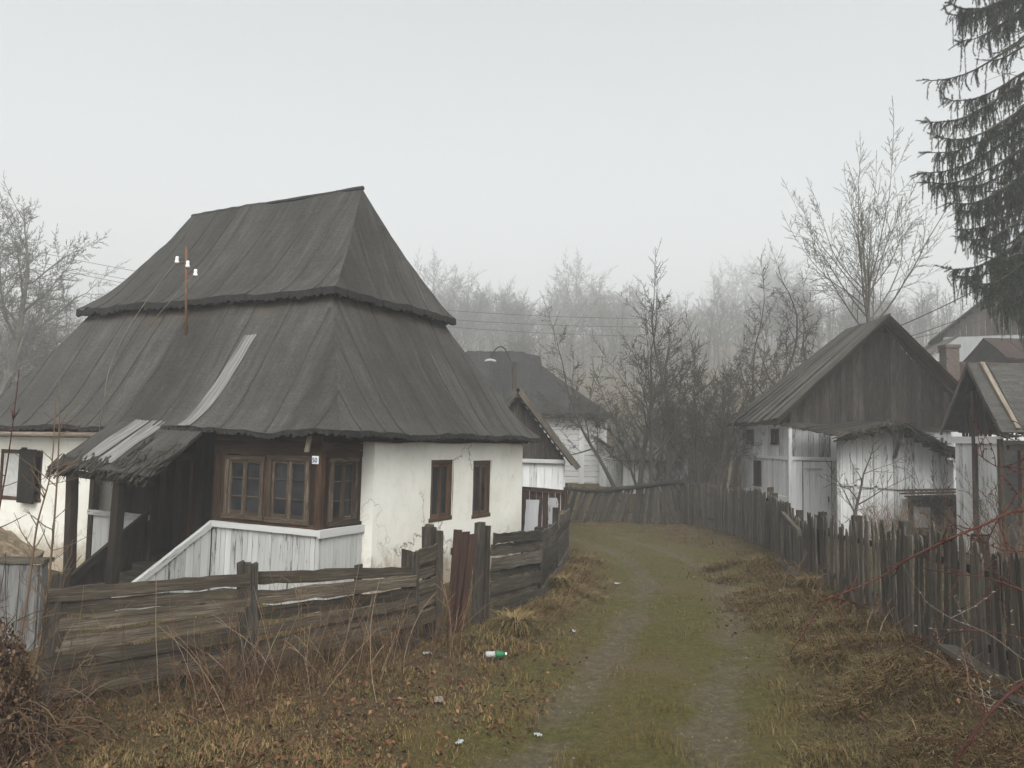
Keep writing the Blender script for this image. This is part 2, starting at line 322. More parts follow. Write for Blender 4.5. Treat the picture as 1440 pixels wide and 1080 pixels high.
def hgt(x,y,off=None):
    x=np.atleast_1d(np.asarray(x,float)); y=np.atleast_1d(np.asarray(y,float))
    if off is None: off=lane_off(x,y)
    fx=np.interp(y,rfy,rfx); fz=np.interp(y,rfy,rfz)
    t=np.where(fx>0,sm(-1.75,-.25,x-fx),0); h=fz*t*sm(30,25,y)
    h=h+.07*(1-sm(1.5,2.2,np.abs(off)))*0
    h=h-.035*np.exp(-((np.abs(off)-.72)/.2)**2)
    hill=.10*np.clip(y-27,0,None)+.06*np.clip(y-60,0,None)+.10*np.clip(x-14,0,40)*sm(18,40,y)
    h=h+hill*sm(25,36,y)
    # ditch and bank left of the lane
    db=np.hypot((x-1.45)*1.0-(y-14.3)*.16,(y-14.3)*.28); h=h-.12*np.exp(-(db/.28)**2)*1.0
    lb=x-np.interp(y,[6,9.97,12.5,14.9,18.1],[-3.2,-1.2,.46,.87,1.3]); h=h+.14*np.exp(-((lb-.35)/.45)**2)*sm(9,12,y)*sm(20,17,y)
    vn=np.sin(x*1.7+np.sin(y*.9)*1.3)*np.cos(y*1.3+x*.4)*.02+np.sin(x*4.1+y*2.2)*np.sin(y*3.7-x*1.4)*.012
    return h+vn*sm(.9,2.4,np.abs(off))+vn*.3
def axis(parts):
    out=[]
    for a,b,n in parts: out+=list(np.linspace(a,b,n,endpoint=False))
    out.append(parts[-1][1]); return np.array(out)
gx=axis([(-215,-30,34),(-30,-8,44),(-8,12,120),(12,34,50),(34,215,34)]); gy=axis([(-30,2,16),(2,28,150),(28,60,60),(60,335,60)])
GX,GY=np.meshgrid(gx,gy); GZ=hgt(GX.ravel(),GY.ravel()).reshape(GX.shape)
far=np.clip((GY-60)/120,0,1); GZ=GZ+far*3*np.sin(GX*.045+1)*np.cos(GY*.03); GZ=np.minimum(GZ,60)
import bisect
gxl,gyl,GZL=gx.tolist(),gy.tolist(),GZ.tolist()
def hz1(x,y):
    i=min(max(bisect.bisect_right(gxl,x)-1,0),len(gxl)-2); j=min(max(bisect.bisect_right(gyl,y)-1,0),len(gyl)-2)
    a=(x-gxl[i])/(gxl[i+1]-gxl[i]); b=(y-gyl[j])/(gyl[j+1]-gyl[j])
    return lerp(lerp(GZL[j][i],GZL[j][i+1],a),lerp(GZL[j+1][i],GZL[j+1][i+1],a),b)
nx,ny=len(gx),len(gy); idx=np.arange(nx*ny).reshape(ny,nx)
fc=np.stack([idx[:-1,:-1],idx[:-1,1:],idx[1:,1:],idx[1:,:-1]],-1).reshape(-1,4)
me=bpy.data.meshes.new('ground'); me.from_pydata(np.stack([GX,GY,GZ],-1).reshape(-1,3).tolist(),[],fc.tolist()); me.polygons.foreach_set('use_smooth',[True]*len(me.polygons))
OFF=lane_off(GX.ravel(),GY.ravel())
def attrs(me,rut,turf):
    for n_,v_ in (('rut',rut),('turf',turf)): a=me.attributes.new(n_,'FLOAT','POINT'); a.data.foreach_set('value',np.asarray(v_,np.float32))
turf_of=lambda off: 1-sm(1.0,2.3,np.abs(off))
attrs(me,np.zeros(OFF.shape),turf_of(OFF))
g=link('ground',me,M['ground']); g['kind']='structure'
# lane: a strip of turf a few millimetres above the ground
vs=[];fs=[];rr=[];NW=33
for i,p in enumerate(LANE):
    a=LANE[max(i-1,0)];b=LANE[min(i+1,len(LANE)-1)];d=(b-a).normalized();n=V((d.y,-d.x))
    wob=1.75+.35*ns(i*.25,3.1)
    for k in range(NW):
        s=(k/(NW-1)*2-1)*wob; vs.append((p.x+n.x*s,p.y+n.y*s)); rr.append(math.exp(-((abs(s+.08*ns(i*.2,7))-.70)/.34)**2)*(1.0+.4*ns(i*.3,s)))
va=np.array(vs); vz=hgt(va[:,0],va[:,1])+.012
for i in range(len(LANE)-1):
    for k in range(NW-1): q=i*NW+k; fs.append((q,q+1,q+NW+1,q+NW))
me=bpy.data.meshes.new('lane'); me.from_pydata([(x,y,z) for (x,y),z in zip(vs,vz)],[],fs); me.polygons.foreach_set('use_smooth',[True]*len(fs))
attrs(me,rr,turf_of(lane_off(va[:,0],va[:,1])))
ln=link('lane',me,M['ground']); ln['kind']='structure'
# ------------------------------------------------------------------ building helpers
def wall(mb,f,u0,u1,z0,z1,holes=(),step=.3,amp=.012,rev=.14,r=.5):
    "wall face with real openings; f(u,z,d) gives the point, d>0 is outward"
    def cuts(a,b,ex):
        c=[a,b]+[e for e in ex if a<e<b]; c=sorted(set(c)); out=[]
        for p,q in zip(c,c[1:]):
            n=max(1,int(round((q-p)/step))); out+=[p+(q-p)*k/n for k in range(n)]
        return out+[b]
    us=cuts(u0,u1,[h[i] for h in holes for i in (0,1)]); zs=cuts(z0,z1,[h[i] for h in holes for i in (2,3)])
    vi={}
    def vv(i,j):
        if (i,j) not in vi:
            u,z=us[i],zs[j]; p=f(u,z,0); e=ns(p[0]*1.4+5,p[1]*1.4,p[2]*1.4)*amp if 0<i<len(us)-1 else 0
            vi[i,j]=mb.vert(f(u,z,e),(z,u,0),r)
        return vi[i,j]
    for i in range(len(us)-1):
        for j in range(len(zs)-1):
            cu=(us[i]+us[i+1])/2;cz=(zs[j]+zs[j+1])/2
            if any(h[0]<cu<h[1] and h[2]<cz<h[3] for h in holes): continue
            mb.f.append((vv(i,j),vv(i+1,j),vv(i+1,j+1),vv(i,j+1)))
    for a,b,c,d in holes:
        for (p,q) in (((a,c),(b,c)),((b,c),(b,d)),((b,d),(a,d)),((a,d),(a,c))):
            mb.quad(f(p[0],p[1],.0),f(q[0],q[1],.0),f(q[0],q[1],-rev),f(p[0],p[1],-rev),r)
def window(parent,f,u0,u1,z0,z1,d,rows,m_frame,fw=.055,bar=.022,leaves=2,outer=.07,name='window',curtain=False):
    "casement window: outer frame, sashes with glazing bars and glass set behind"
    def P(u,z,dd): return V(f(u,z,d+dd))
    U=(P(1,0,0)-P(0,0,0)).normalized(); Z=V((0,0,1)); N=(P(0,0,1)-P(0,0,0)).normalized()
    fr=MB()
    def bar_(a,b,wd,th,dd,horiz):
        fr.plank(P(*a,dd),P(*b,dd),Z if horiz else U,N,wd,th,2,.003)
    o=outer
    bar_((u0-o*.3,z1-o/2),(u1+o*.3,z1-o/2),o,.07,0,1); bar_((u0-o*.3,z0+o/2),(u1+o*.3,z0+o/2),o,.085,.008,1)
    bar_((u0+o/2,z0+o),(u0+o/2,z1-o),o,.066,0,0); bar_((u1-o/2,z0+o),(u1-o/2,z1-o),o,.066,0,0)
    win=fr.build(name,m_frame,parent)
    a=u0+o;b=u1-o;c=z0+o;e=z1-o;wl=(b-a)/leaves
    for k in range(leaves):
        fr=MB(); p=a+wl*k;q=p+wl; s=fw
        fr.plank(P(p+s/2,c,-.012),P(p+s/2,e,-.012),U,N,s-.004,.04,2,.002); fr.plank(P(q-s/2,c,-.012),P(q-s/2,e,-.012),U,N,s-.004,.04,2,.002)
        fr.plank(P(p+s,c+s*.6,-.012),P(q-s,c+s*.6,-.012),Z,N,s*1.2,.038,2,.002); fr.plank(P(p+s,e-s/2,-.012),P(q-s,e-s/2,-.012),Z,N,s,.038,2,.002)
        for r_ in range(1,rows):
            z=c+(e-c)*r_/rows; fr.plank(P(p+s,z,-.014),P(q-s,z,-.014),Z,N,bar,.026,2,.001)
        fr.build('sash',m_frame,win)
        gl=MB(); gl.quad(P(p+s*.7,c+s*.7,-.02),P(q-s*.7,c+s*.7,-.02),P(q-s*.7,e-s*.7,-.02),P(p+s*.7,e-s*.7,-.02)); gl.build('pane',M['glass'],win)
    return win
def boards(mb,f,u0,u1,zb,zt,bw,th,gap=.006,rag=.004,d=0,end=.0,skip=0.0,rng=random):
    "vertical boards side by side; zb/zt may be functions of u"
    u=u0
    while u<u1-.02:
        wd=min(bw*rng.uniform(.75,1.2),u1-u); c=u+wd/2
        a=zb(c) if callable(zb) else zb; b=zt(c) if callable(zt) else zt
        if rng.random()>=skip and b-a>.05:
            p=V(f(c,a,d+rng.uniform(-.004,.004)));q=V(f(c,b,d+rng.uniform(-.004,.004)))
            U=V(f(1,0,0))-V(f(0,0,0)); N=V(f(0,0,1))-V(f(0,0,0))
            mb.plank(p,q,U,N,wd-gap,th,5,rag,None,end)
        u+=wd
def roof_face(mb,A,e,n,L,T,k0,k1,zf,dq=.14,nt=14,amp=.03,strip=1.0,seam=None,seed=0,tears=0.0):
    "felt roof plane: A eave corner, e along the eave, n inward; hips at slopes k0/k1; seam collects overlap ridges"
    rng=random.Random(seed); A=V(A);e=V(e);n=V(n); rows=[]
    def P(q,t,dz=0):
        p=A+e*q+n*t; z=zf(t/T)+dz
        z+=amp*(ns(p.x*.9,p.y*.9,z*.6)*1.0+.45*ns(p.x*3.1+4,p.y*3.1,z*2))
        return V((p.x,p.y,z))
    cols=max(2,int(L/dq)); tone=[rng.random() for _ in range(80)]
    for j in range(nt+1):
        t=T*j/nt; a=k0*t;b=L-k1*t; row=[]
        for i in range(cols+1):
            q=a+(b-a)*i/cols; si=int(q/strip); loc=(q/strip)%1
            row.append(mb.vert(P(q,t,.012*math.sin(loc*3.14)),(q,t*1.6,j/nt),tone[si%80]))
        rows.append(row)
    for j in range(nt):
        for i in range(cols): mb.f.append((rows[j][i],rows[j][i+1],rows[j+1][i+1],rows[j+1][i]))
    if seam is not None:
        q=strip*rng.uniform(.35,.8)
        while q<L-.2:
            tm=min(T,q/k0 if k0 else T,(L-q)/k1 if k1 else T)
            if tm>.25:
                t=0.0; pl=None; dr=rng.uniform(-.04,.04); w0=rng.uniform(.010,.024)
                while t<=tm:
                    wd=w0*rng.uniform(.6,1.5); qq=q+dr*t+.012*ns(q*3,t*2.5)
                    if rng.random()<.10: wd*=rng.uniform(1.6,3.2)
                    c=[P(qq-wd,t,.010),P(qq-wd*.5,t,.028),P(qq+wd*.6,t,.026),P(qq+wd,t,.002)]
                    ids=[seam.vert(x) for x in c]
                    if pl: 
                        for k in range(3): seam.f.append((pl[k],pl[k+1],ids[k+1],ids[k]))
                    pl=ids; t+=.16
            q+=strip*rng.uniform(.55,1.3)
    return P,rows
def skirt(mb,P,L,drop=.09,rag=.035,inn=.35,n=None,zin=.05,dq=.07,seed=0):
    "the thick ragged edge of the felt and the boarding under it"
    rng=random.Random(seed); m=int(L/dq); prev=None
    for i in range(m+1):
        q=L*i/m; p=P(q,0); d=drop+rng.uniform(-rag,rag)*(2.4 if rng.random()<.06 else 1)+.03*ns(q*1.3,seed)
        a=p+V((0,0,.004)); b=V((p.x,p.y,p.z-d))-n*rng.uniform(-.012,.02); c=V((p.x,p.y,p.z-drop*.6+zin))+n*inn
        ids=[mb.vert(x) for x in (a,b,b+n*.05,c)]
        if prev:
            for k in range(3): mb.f.append((prev[k],prev[k+1],ids[k+1],ids[k]))
        prev=ids
X3,Y3,Z3=V((1,0,0)),V((0,1,0)),V((0,0,1))
# ------------------------------------------------------------------ the old cottage
random.seed(11)
HA=math.atan2(-.463,.886)
cot=thing('cottage','old white cottage with a tall two-tiered dark felt hip roof and glazed timber porch','house',(-2.258,12.5,0),HA)
fr_=lambda y:(lambda u,z,d:(u,y-d,z))        # walls facing the front yard
sd_=lambda x:(lambda u,z,d:(x+d,u,z))        # walls facing the lane
H_W=2.66
mb=MB()
W1=(1.83,2.57,1.11,2.22); W2=(3.32,4.03,1.06,2.19); W3=(-8.45,-7.08,1.24,2.22)
wall(mb,sd_(0),.18,5.45,-.15,H_W,[W1,W2],amp=.022,step=.2)
mb.quad((0,.18,-.15),(-.30,.18,-.15),(-.30,.18,H_W),(0,.18,H_W))
wall(mb,fr_(-.8),-9.05,-5.56,-.15,H_W,[W3],amp=.02,step=.25)
mb.quad((-5.56,-.8,-.15),(-5.56,-.2,-.15),(-5.56,-.2,H_W),(-5.56,-.8,H_W))
wall(mb,lambda u,z,d:(u,5.45+d,z),-9.05,0,-.15,H_W); wall(mb,lambda u,z,d:(-9.05-d,u,z),-.8,5.45,-.15,H_W)
mb.build('wall',M['plaster'],cot)
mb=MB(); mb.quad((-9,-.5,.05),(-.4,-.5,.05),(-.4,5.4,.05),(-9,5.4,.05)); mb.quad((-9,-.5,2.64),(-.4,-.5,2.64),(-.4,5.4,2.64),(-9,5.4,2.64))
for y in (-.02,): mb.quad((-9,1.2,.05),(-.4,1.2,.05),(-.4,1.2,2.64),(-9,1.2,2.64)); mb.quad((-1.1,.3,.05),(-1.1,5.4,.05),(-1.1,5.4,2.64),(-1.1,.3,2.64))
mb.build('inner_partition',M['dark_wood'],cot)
window(cot,sd_(0),*W1,-.05,1,M['brown_frame'],.052,outer=.075); window(cot,sd_(0),*W2,-.05,1,M['brown_frame'],.052,outer=.075)
for (a,b,z1) in ((1.83,2.57,2.22),(3.32,4.03,2.19)):
    c=MB(); c.quad((-.085,a+.20,z1-.32),(-.085,a+.34,z1-.32),(-.085,a+.34,z1-.14),(-.085,a+.20,z1-.14)); c.build('curtain',M['curtain'],cot)
wl=window(cot,fr_(-.8),-8.45,-7.08,1.24,2.22,-.04,3,M['brown_frame'],.05,leaves=3)
c=MB(); c.box((-7.62,-.90,1.22),(-7.56,-.82,2.27)); c.box((-7.62,-.93,1.22),(-7.12,-.90,2.24)); c.build('shutter',M['dark_wood'],cot)
c=MB(); c.quad((-8.4,-.775,1.3),(-7.66,-.775,1.3),(-7.66,-.775,2.14),(-8.4,-.775,2.14)); c.build('blind',M['curtain'],cot)
# porch: timber walls with three casements over a white boarded parapet
B1=(-2.22,-1.38,1.27,2.27); B2=(-1.29,-.45,1.26,2.29); B3=(-.60,.06,1.24,2.28)
tw=MB()
fF=fr_(-.78); fS=sd_(-.27)
for a,b in ((-2.48,-2.22),(-1.38,-1.29),(-.45,-.22)): boards(tw,fF,a,b,1.2,2.30,.15,.035)
boards(tw,fS,-.78,-.60,1.2,2.30,.12,.035); boards(tw,fS,.06,.2,1.2,2.30,.12,.035)
for z in (2.34,2.45,2.56,2.65):
    tw.plank((-2.5,-.78,z),(-.24,-.78,z),Z3,Y3,.108,.05,8,.006); tw.plank((-.26,-.78,z),(-.26,.2,z),Z3,X3,.108,.05,5,.006)
for x0,x1,z in ((-2.22,-1.29,1.235),(-1.38,-.24,1.23)): tw.plank((x0,-.79,z),(x1,-.79,z),Z3,Y3,.07,.05,4,.004)
tw.plank((-.24,-.79,1.225),(-.24,.2,1.225),Z3,X3,.07,.05,4,.004)
tw.plank((-.255,-.79,1.2),(-.255,-.79,2.3),X3,Y3,.10,.10,6,.004,.9)
tw.build('porch_wall',M['brown_wood'],cot)
window(cot,fF,*B1,.015,3,M['frame_wood'],.05,.02); window(cot,fF,*B2,.015,3,M['frame_wood'],.05,.02); window(cot,fS,*B3,.015,3,M['frame_wood'],.045,.02)
pw=MB(); boards(pw,fr_(-.82),-2.44,-.19,.0,1.12,.125,.025,.008,.004); boards(pw,sd_(-.20),-.80,.17,.0,1.10,.15,.025,.010,.004)
pw.plank((-2.46,-.85,1.16),(-.17,-.85,1.16),Z3,Y3,.085,.07,8,.005)
pw.plank((-.175,-.88,1.15),(-.175,.17,1.15),Z3,X3,.115,.06,5,.004,.9)
pw.build('parapet',M['white_board'],cot)
pw=MB(); boards(pw,fr_(-.82),-5.53,-3.93,.0,1.12,.20,.025,.008,.004); pw.plank((-5.55,-.85,1.16),(-3.92,-.85,1.16),Z3,Y3,.085,.07,8,.005); pw.build('parapet',M['white_board'],cot)
# veranda: dark boarded back wall, door, floor, steps
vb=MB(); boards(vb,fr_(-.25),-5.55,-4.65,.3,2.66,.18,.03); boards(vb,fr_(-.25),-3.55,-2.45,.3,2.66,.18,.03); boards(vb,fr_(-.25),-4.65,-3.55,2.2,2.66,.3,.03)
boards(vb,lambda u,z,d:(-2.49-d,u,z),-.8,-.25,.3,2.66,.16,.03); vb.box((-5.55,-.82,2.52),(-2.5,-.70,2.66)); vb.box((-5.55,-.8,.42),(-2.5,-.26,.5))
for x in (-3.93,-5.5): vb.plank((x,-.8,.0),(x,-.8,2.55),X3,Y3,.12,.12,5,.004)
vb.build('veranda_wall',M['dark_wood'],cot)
dr=MB(); boards(dr,fr_(-.27),-4.6,-3.62,.5,2.12,.2,.035); dr=dr.build('door',M['dark_wood'],cot)
jm=MB(); jm.plank((-3.57,-.29,.5),(-3.57,-.29,2.2),X3,Y3,.09,.07,5,.004,.95); jm.plank((-4.65,-.29,.5),(-4.65,-.29,2.2),X3,Y3,.09,.07); jm.plank((-4.7,-.29,2.2),(-3.5,-.29,2.2),Z3,Y3,.1,.07); jm.build('door_frame',M['brown_wood'],cot)
hd=MB(); hd.tube([(-3.72,-.30,1.25),(-3.72,-.36,1.25),(-3.82,-.36,1.25)],[.012]*3,6,None,True); hd.build('handle',M['iron'],dr)
st=MB()
for k in range(4): st.box((-3.9,-.86-.3*(k+1),-.1),(-2.5,-.86-.3*k,.44-.12*k))
st.build('steps',M['grey_wood'],cot)
ck=MB(); sl_=lambda u:1.13-(-.86-u)*.52     # u runs out from the porch along -y
boards(ck,lambda u,z,d:(-2.44+d,u,z),-2.5,-.86,-.1,lambda u:1.10+(u+.86)*.56,.16,.025,.008,.003)
ck.plank((-2.44,-2.55,.20),(-2.44,-.84,1.16),V((0,-.5,.87)),X3,.09,.075,6,.004)
ck.build('stair_cheek',M['white_board'],cot)
hr=MB(); boards(hr,lambda u,z,d:(-3.96+d,u,z),-2.35,-.86,-.1,lambda u:1.18+(u+.86)*.68,.18,.03,.008,.003); hr.plank((-3.96,-2.4,.16),(-3.96,-.84,1.22),V((0,-.56,.83)),X3,.13,.08,6,.005); hr.build('handrail',M['dark_wood'],cot)
# roof
eR,eL,eF,eB=.36,-9.4,-1.12,5.62
zl=lambda r:2.69+2.50*max(r,0)**1.22+min(r,0)*1.4
lo=MB(); sm_=MB()
def ring(mb,seam,x0,x1,y0,y1,T,hip,zf,strip,seed,amp,nt):
    LX=x1-x0;LY=y1-y0; out=[]
    spec=[((x0,y0,0),X3,Y3,LX,T,hip/T),((x1,y0,0),Y3,-X3,LY,hip,T/hip),((x1,y1,0),-X3,-Y3,LX,T,hip/T),((x0,y1,0),-Y3,X3,LY,hip,T/hip)]
    for i,(A,e,n,L,TT,k) in enumerate(spec):
        P,_=roof_face(mb,A,e,n,L,TT,k,k,zf,.13,nt,amp,strip,seam if i<2 else None,seed+i); out.append((P,L,n))
    return out
faces=ring(lo,sm_,eL,eR,eF,eB,1.66,1.66,zl,.78,5,.075,16)
lower=lo.build('lower_roof',M['felt_lower'],cot,True); sm_.build('felt_seam',M['seam'],lower,True)
ed=MB()
for i,(P,L,n) in enumerate(faces): skirt(ed,P,L,.075,.022,.5,n,.04,.04,i)
ed.build('eave_edge',M['tar'],lower)
up=MB(); sm_=MB(); I=1.40
zu=lambda r:5.16+2.42*r**1.26
faces=ring(up,sm_,eL+I,eR-I,eF+I,eB-I,1.97,1.07,zu,.86,30,.07,20)
upper=up.build('upper_roof',M['felt'],cot,True); sm_.build('felt_seam',M['seam'],upper,True)
ed=MB()
for i,(P,L,n) in enumerate(faces): skirt(ed,P,L,.115,.026,.34,n,.10,.04,i+9)
ed.build('eave_edge',M['tar'],upper)
rp=MB(); pts=[]
for k in range(25):
    x=lerp(-6.98,-2.08,k/24); pts.append((x,2.25+.015*ns(x*2,3),7.575+.035*ns(x*1.1,1)))
rp.tube(pts,[.045]*25,6); rp.build('ridge_cap',M['seam'],upper,True)
# a pale metal sheet patched into the lower slope
def strip_on(P,q0,q1,wd,t0,t1,dz=.035,n=14,rib=4):
    b=MB(); prev=None
    for k in range(n+1):
        t=lerp(t0,t1,k/n); q=lerp(q0,q1,k/n); ids=[]
        for j in range(rib*2+1):
            u=(j/(rib*2)-.5)*wd; ids.append(b.vert(P(q+u,t,dz+(.014 if j%2 else 0)),(u*1.0,t,0)))
        if prev:
            for j in range(rib*2): b.f.append((prev[j],prev[j+1],ids[j+1],ids[j]))
        prev=ids
    return b
PF=None
tmp=MB(); PF,_=roof_face(tmp,(eL,eF,0),X3,Y3,eR-eL,1.66,1,1,zl,1,2,.075)
strip_on(PF,6.52,6.72,.30,-.03,1.15).build('metal_sheet',M['sheet'],lower,True)
be=MB(); be.plank((.02,-.25,2.585),(.02,5.5,2.60),Z3,X3,.12,.16,12,.012); be.build('eave_beam',M['brown_wood'],cot); be=MB(); be.plank((-9.2,-.86,2.6),(-5.5,-.86,2.6),Z3,Y3,.10,.1,8,.006); be.build('eave_beam',M['brown_wood'],cot)
gt=MB(); gt.tube([(-9.5,-1.16,2.50),(-7.5,-1.15,2.52),(-5.0,-1.14,2.54)],[.05]*3,8,None,True); gt.build('gutter',M['pale_wood'],cot,True)
hb=MB(); hb.plank((-.42,-.93,2.36),(-.36,-.93,2.68),X3,Y3,.085,.022,3,.003); hb.build('hanging_board',M['pale_wood'],cot)
pl=MB(); pl.box((-.36,-.875,2.19),(-.25,-.86,2.30)); pl.box((-.365,-.862,2.185),(-.245,-.855,2.305)); plate=pl.build('number_plate',M['white_paint'],cot); plate['label']='small white enamel house number plate reading 50'
tc=bpy.data.curves.new('digits','FONT'); tc.body='50'; tc.size=.10; tc.extrude=.002; tc.align_x='CENTER'; tc.offset=.002
to=bpy.data.objects.new('digits_src',tc); COL.objects.link(to); bpy.context.view_layer.update()
tm=bpy.data.meshes.new_from_object(to.evaluated_get(bpy.context.evaluated_depsgraph_get())); bpy.data.objects.remove(to)
dg=link('digits',tm,M['blue_ink'],plate); dg.location=(-.305,-.879,2.21); dg.rotation_euler=(math.pi/2,0,0)
# entrance canopy, sagging, with tin strips and a ragged lower edge
cp=MB(); sm_=MB(); rng=random.Random(4)
def PC(q,t,dz=0):   # q across 0..1, t down the slope 0..1
    x=lerp(-4.78,-2.46,q)+lerp(0,-.10,t)*(1-q); y=-1.02-1.06*t; z=2.80-.80*t-.10*q*(1-t)+.05*math.sin(q*3.1)*t+.035*ns(x*2.3,y*2.3)-.03*t*q
    return V((x,y,z+dz))
G=[[cp.vert(PC(i/20,j/14),(i*.11,j*.1,0),.35+.3*ns(i*.3,1)) for i in range(21)] for j in range(15)]
G2=[[cp.vert(PC(i/20,j/14,-.05),(i*.11,j*.1,0)) for i in range(21)] for j in range(15)]
for j in range(14):
    for i in range(20): cp.f.append((G[j][i],G[j][i+1],G[j+1][i+1],G[j+1][i])); cp.f.append((G2[j][i],G2[j+1][i],G2[j+1][i+1],G2[j][i+1]))
for i in range(20): cp.f.append((G[14][i],G[14][i+1],G2[14][i+1],G2[14][i]))
for j in range(14): cp.f.append((G[j][0],G[j+1][0],G2[j+1][0],G2[j][0])); cp.f.append((G[j][20],G[j+1][20],G2[j+1][20],G2[j][20]))
canopy=cp.build('porch_canopy',M['felt'],cot,True)
for q,wd in ((.31,.36),(.50,.40)):
    b=MB(); prev=None
    for k in range(11):
        t=lerp(-.02,.90,k/10); ids=[]
        for j in range(9):
            u=(j/8-.5)*wd/2.3; ids.append(b.vert(PC(q+u,t,.022+(.016 if j%2 else 0)),(u*2,t,0)))
        if prev:
            for j in range(8): b.f.append((prev[j],prev[j+1],ids[j+1],ids[j]))
        prev=ids
    b.build('metal_sheet',M['sheet'],canopy,True)
rg=MB()
for k in range(260):
    q=rng.random(); t=1.0-abs(rng.gauss(0,.08)) if q<.55 else 1.0-abs(rng.gauss(0,.28))
    if q>.55: q=rng.uniform(.62,1.01)
    if t<.25: continue
    a=PC(q,t,rng.uniform(-.05,.03)); l=rng.uniform(.10,.34); dirv=V((rng.gauss(-.05,.25),-.80+rng.gauss(0,.2),-.62+rng.gauss(0,.2))).normalized()
    rg.plank(a-dirv*l*.6,a+dirv*l*.5,X3,V((0,.6,-.8)),rng.uniform(.012,.055),.008,3,.006,None,.03)
for k in range(120):
    q=rng.uniform(.0,.95); a=PC(q,1,rng.uniform(-.09,.0)); l=rng.uniform(.05,.2)
    rg.tube([a+V((0,.05,0)),a+V((rng.gauss(0,.03),-.03,-l*.5)),a+V((rng.gauss(0,.06),-.04,-l))],[.008,.006,.003],3)
rg.build('broken_shingles',M['ragged_wood'],canopy)
for a,b,h in (((-4.33,-1.95,-.1),(-4.45,-1.93,1.98),.14),((-3.28,-1.98,-.1),(-3.24,-1.95,1.96),.15)):
    p=MB(); p.plank(a,b,X3,Y3,h,.13,7,.006); p.build('canopy_post',M['dark_wood'],cot)
bm=MB(); bm.plank((-4.75,-1.96,1.93),(-2.5,-1.97,1.86),Z3,Y3,.10,.1,6,.008); bm.plank((-2.47,-1.05,2.66),(-2.5,-2.08,1.84),V((0,.6,.8)),X3,.10,.05,5,.01); bm.plank((-4.75,-1.05,2.70),(-4.82,-2.08,1.88),V((0,.6,.8)),X3,.10,.05,5,.01); bm.build('canopy_beam',M['dark_wood'],cot)
# electric bracket on the roof
def mast_at(u,v):
    d=CM@V(((u-720)/F,-(v-540)/F,-1)); Rm=Matrix.Rotation(-HA,3,'Z'); d=Rm@d; o_=Rm@(EYE-V((-2.258,12.5,0))); y=.12; return o_+d*((y-o_.y)/d.y)
mp=[mast_at(262,470),mast_at(262,347)]
ms=MB(); ms.tube([mp[0]-Z3*.15,mp[1]],[.022,.022],6,None,True); mast=ms.build('wire_mast',M['rust'],cot,True)
wends=[]
for (u,v,s) in ((249,366,1),(275,384,-1),(264,372,0)):
    ip=mast_at(u,v); arm=MB(); base=V((mp[0].x+(mp[1].x-mp[0].x)*.6,mp[0].y,ip.z-.05)); arm.tube([base,(lerp(base.x,ip.x,.9),ip.y-.01,ip.z-.07),ip-Z3*.05],[.011,.011,.009],5); arm.build('bracket',M['rust'],mast,True)
    ins=MB(); ins.tube([ip+Z3*z for z in (-.06,-.05,-.015,-.01,.02,.03,.07,.075)],[.03,.042,.042,.03,.03,.036,.026,.008],9,None,True); ins.build('insulator',M['porcelain'],mast,True); wends.append(ip)
for ip,(u,v),(u2,v2) in ((wends[0],(176,545),(160,610)),(wends[1],(183,560),(128,640))):
    a=mast_at(u,v); a.y=-1.0; c=V((-4.95,-1.15,2.62)) if u2<150 else V((-4.8,-1.12,2.75))
    pts=[]
    for k in range(15):
        t=k/14; p=ip.lerp(c,t); p.z-=.55*math.sin(t*3.14)*.6; p.y-=.55*math.sin(t*3.14); pts.append(p)
    wb=MB(); wb.tube(pts,[.007]*15,4); wb.build('service_wire',M['pale_wood'],cot)
# ------------------------------------------------------------------ plank fences left of the lane
random.seed(21)
def post(parent,b,t,w,d,m='post_wood',u=None,name='post',split=True):
    mb=MB(); b=V(b);t=V(t); u=V(u if u is not None else (1,0,0)); u.z=0; u.normalize(); n=V((-u.y,u.x,0))
    if split and w>.1:      # weathered, splitting top
        k=3
        for i in range(k):
            wd=w/k; c=u*((i+.5)/k-.5)*w; e=random.uniform(-.06,.02)
            mb.plank(b+c,t+c+Z3*e,u,n,wd*1.04,d*random.uniform(.85,1.1),7,.006,.4+.2*random.random(),.02)
    else: mb.plank(b,t,u,n,w,d,7,.006,None,.015)
    return mb.build(name,M[m],parent)
def panel(parent,a,b,zs,wd,th=.028,name='planks',m='fence_wood',sag=.02,rag=.014,side=.06,over=.04):
    "stack of horizontal boards between two posts; zs lists (left z, right z, board width)"
    a=V(a);b=V(b); u=(b-a);u.z=0;u.normalize(); n=V((-u.y,u.x,0)); 
    if n.y>0: n=-n
    for i,(z0,z1,w_) in enumerate(zs):
        mb=MB(); o=n*(side+random.uniform(-.015,.015)-(i%2)*.03); o2=n*(side+random.uniform(-.015,.015)-(i%2)*.03)
        mb.plank(V((a.x,a.y,z0))-u*random.uniform(0,over)+o,V((b.x,b.y,z1))+u*random.uniform(-.02,over)+o2,Z3,n,w_,th,14,rag,None,.03,.02)
        mb.build('plank',M[m],parent)
def gz(p): return hz1(p[0],p[1])
pA=V((-4.38,7.71,0));pB=V((-2.74,8.49,0));pC=V((-1.21,9.97,0));pD=V((-.93,10.45,0))
f1=thing('plank_fence','sagging weathered plank fence of wide horizontal boards before the cottage porch','fence',pA)
off=lambda p:p-pA
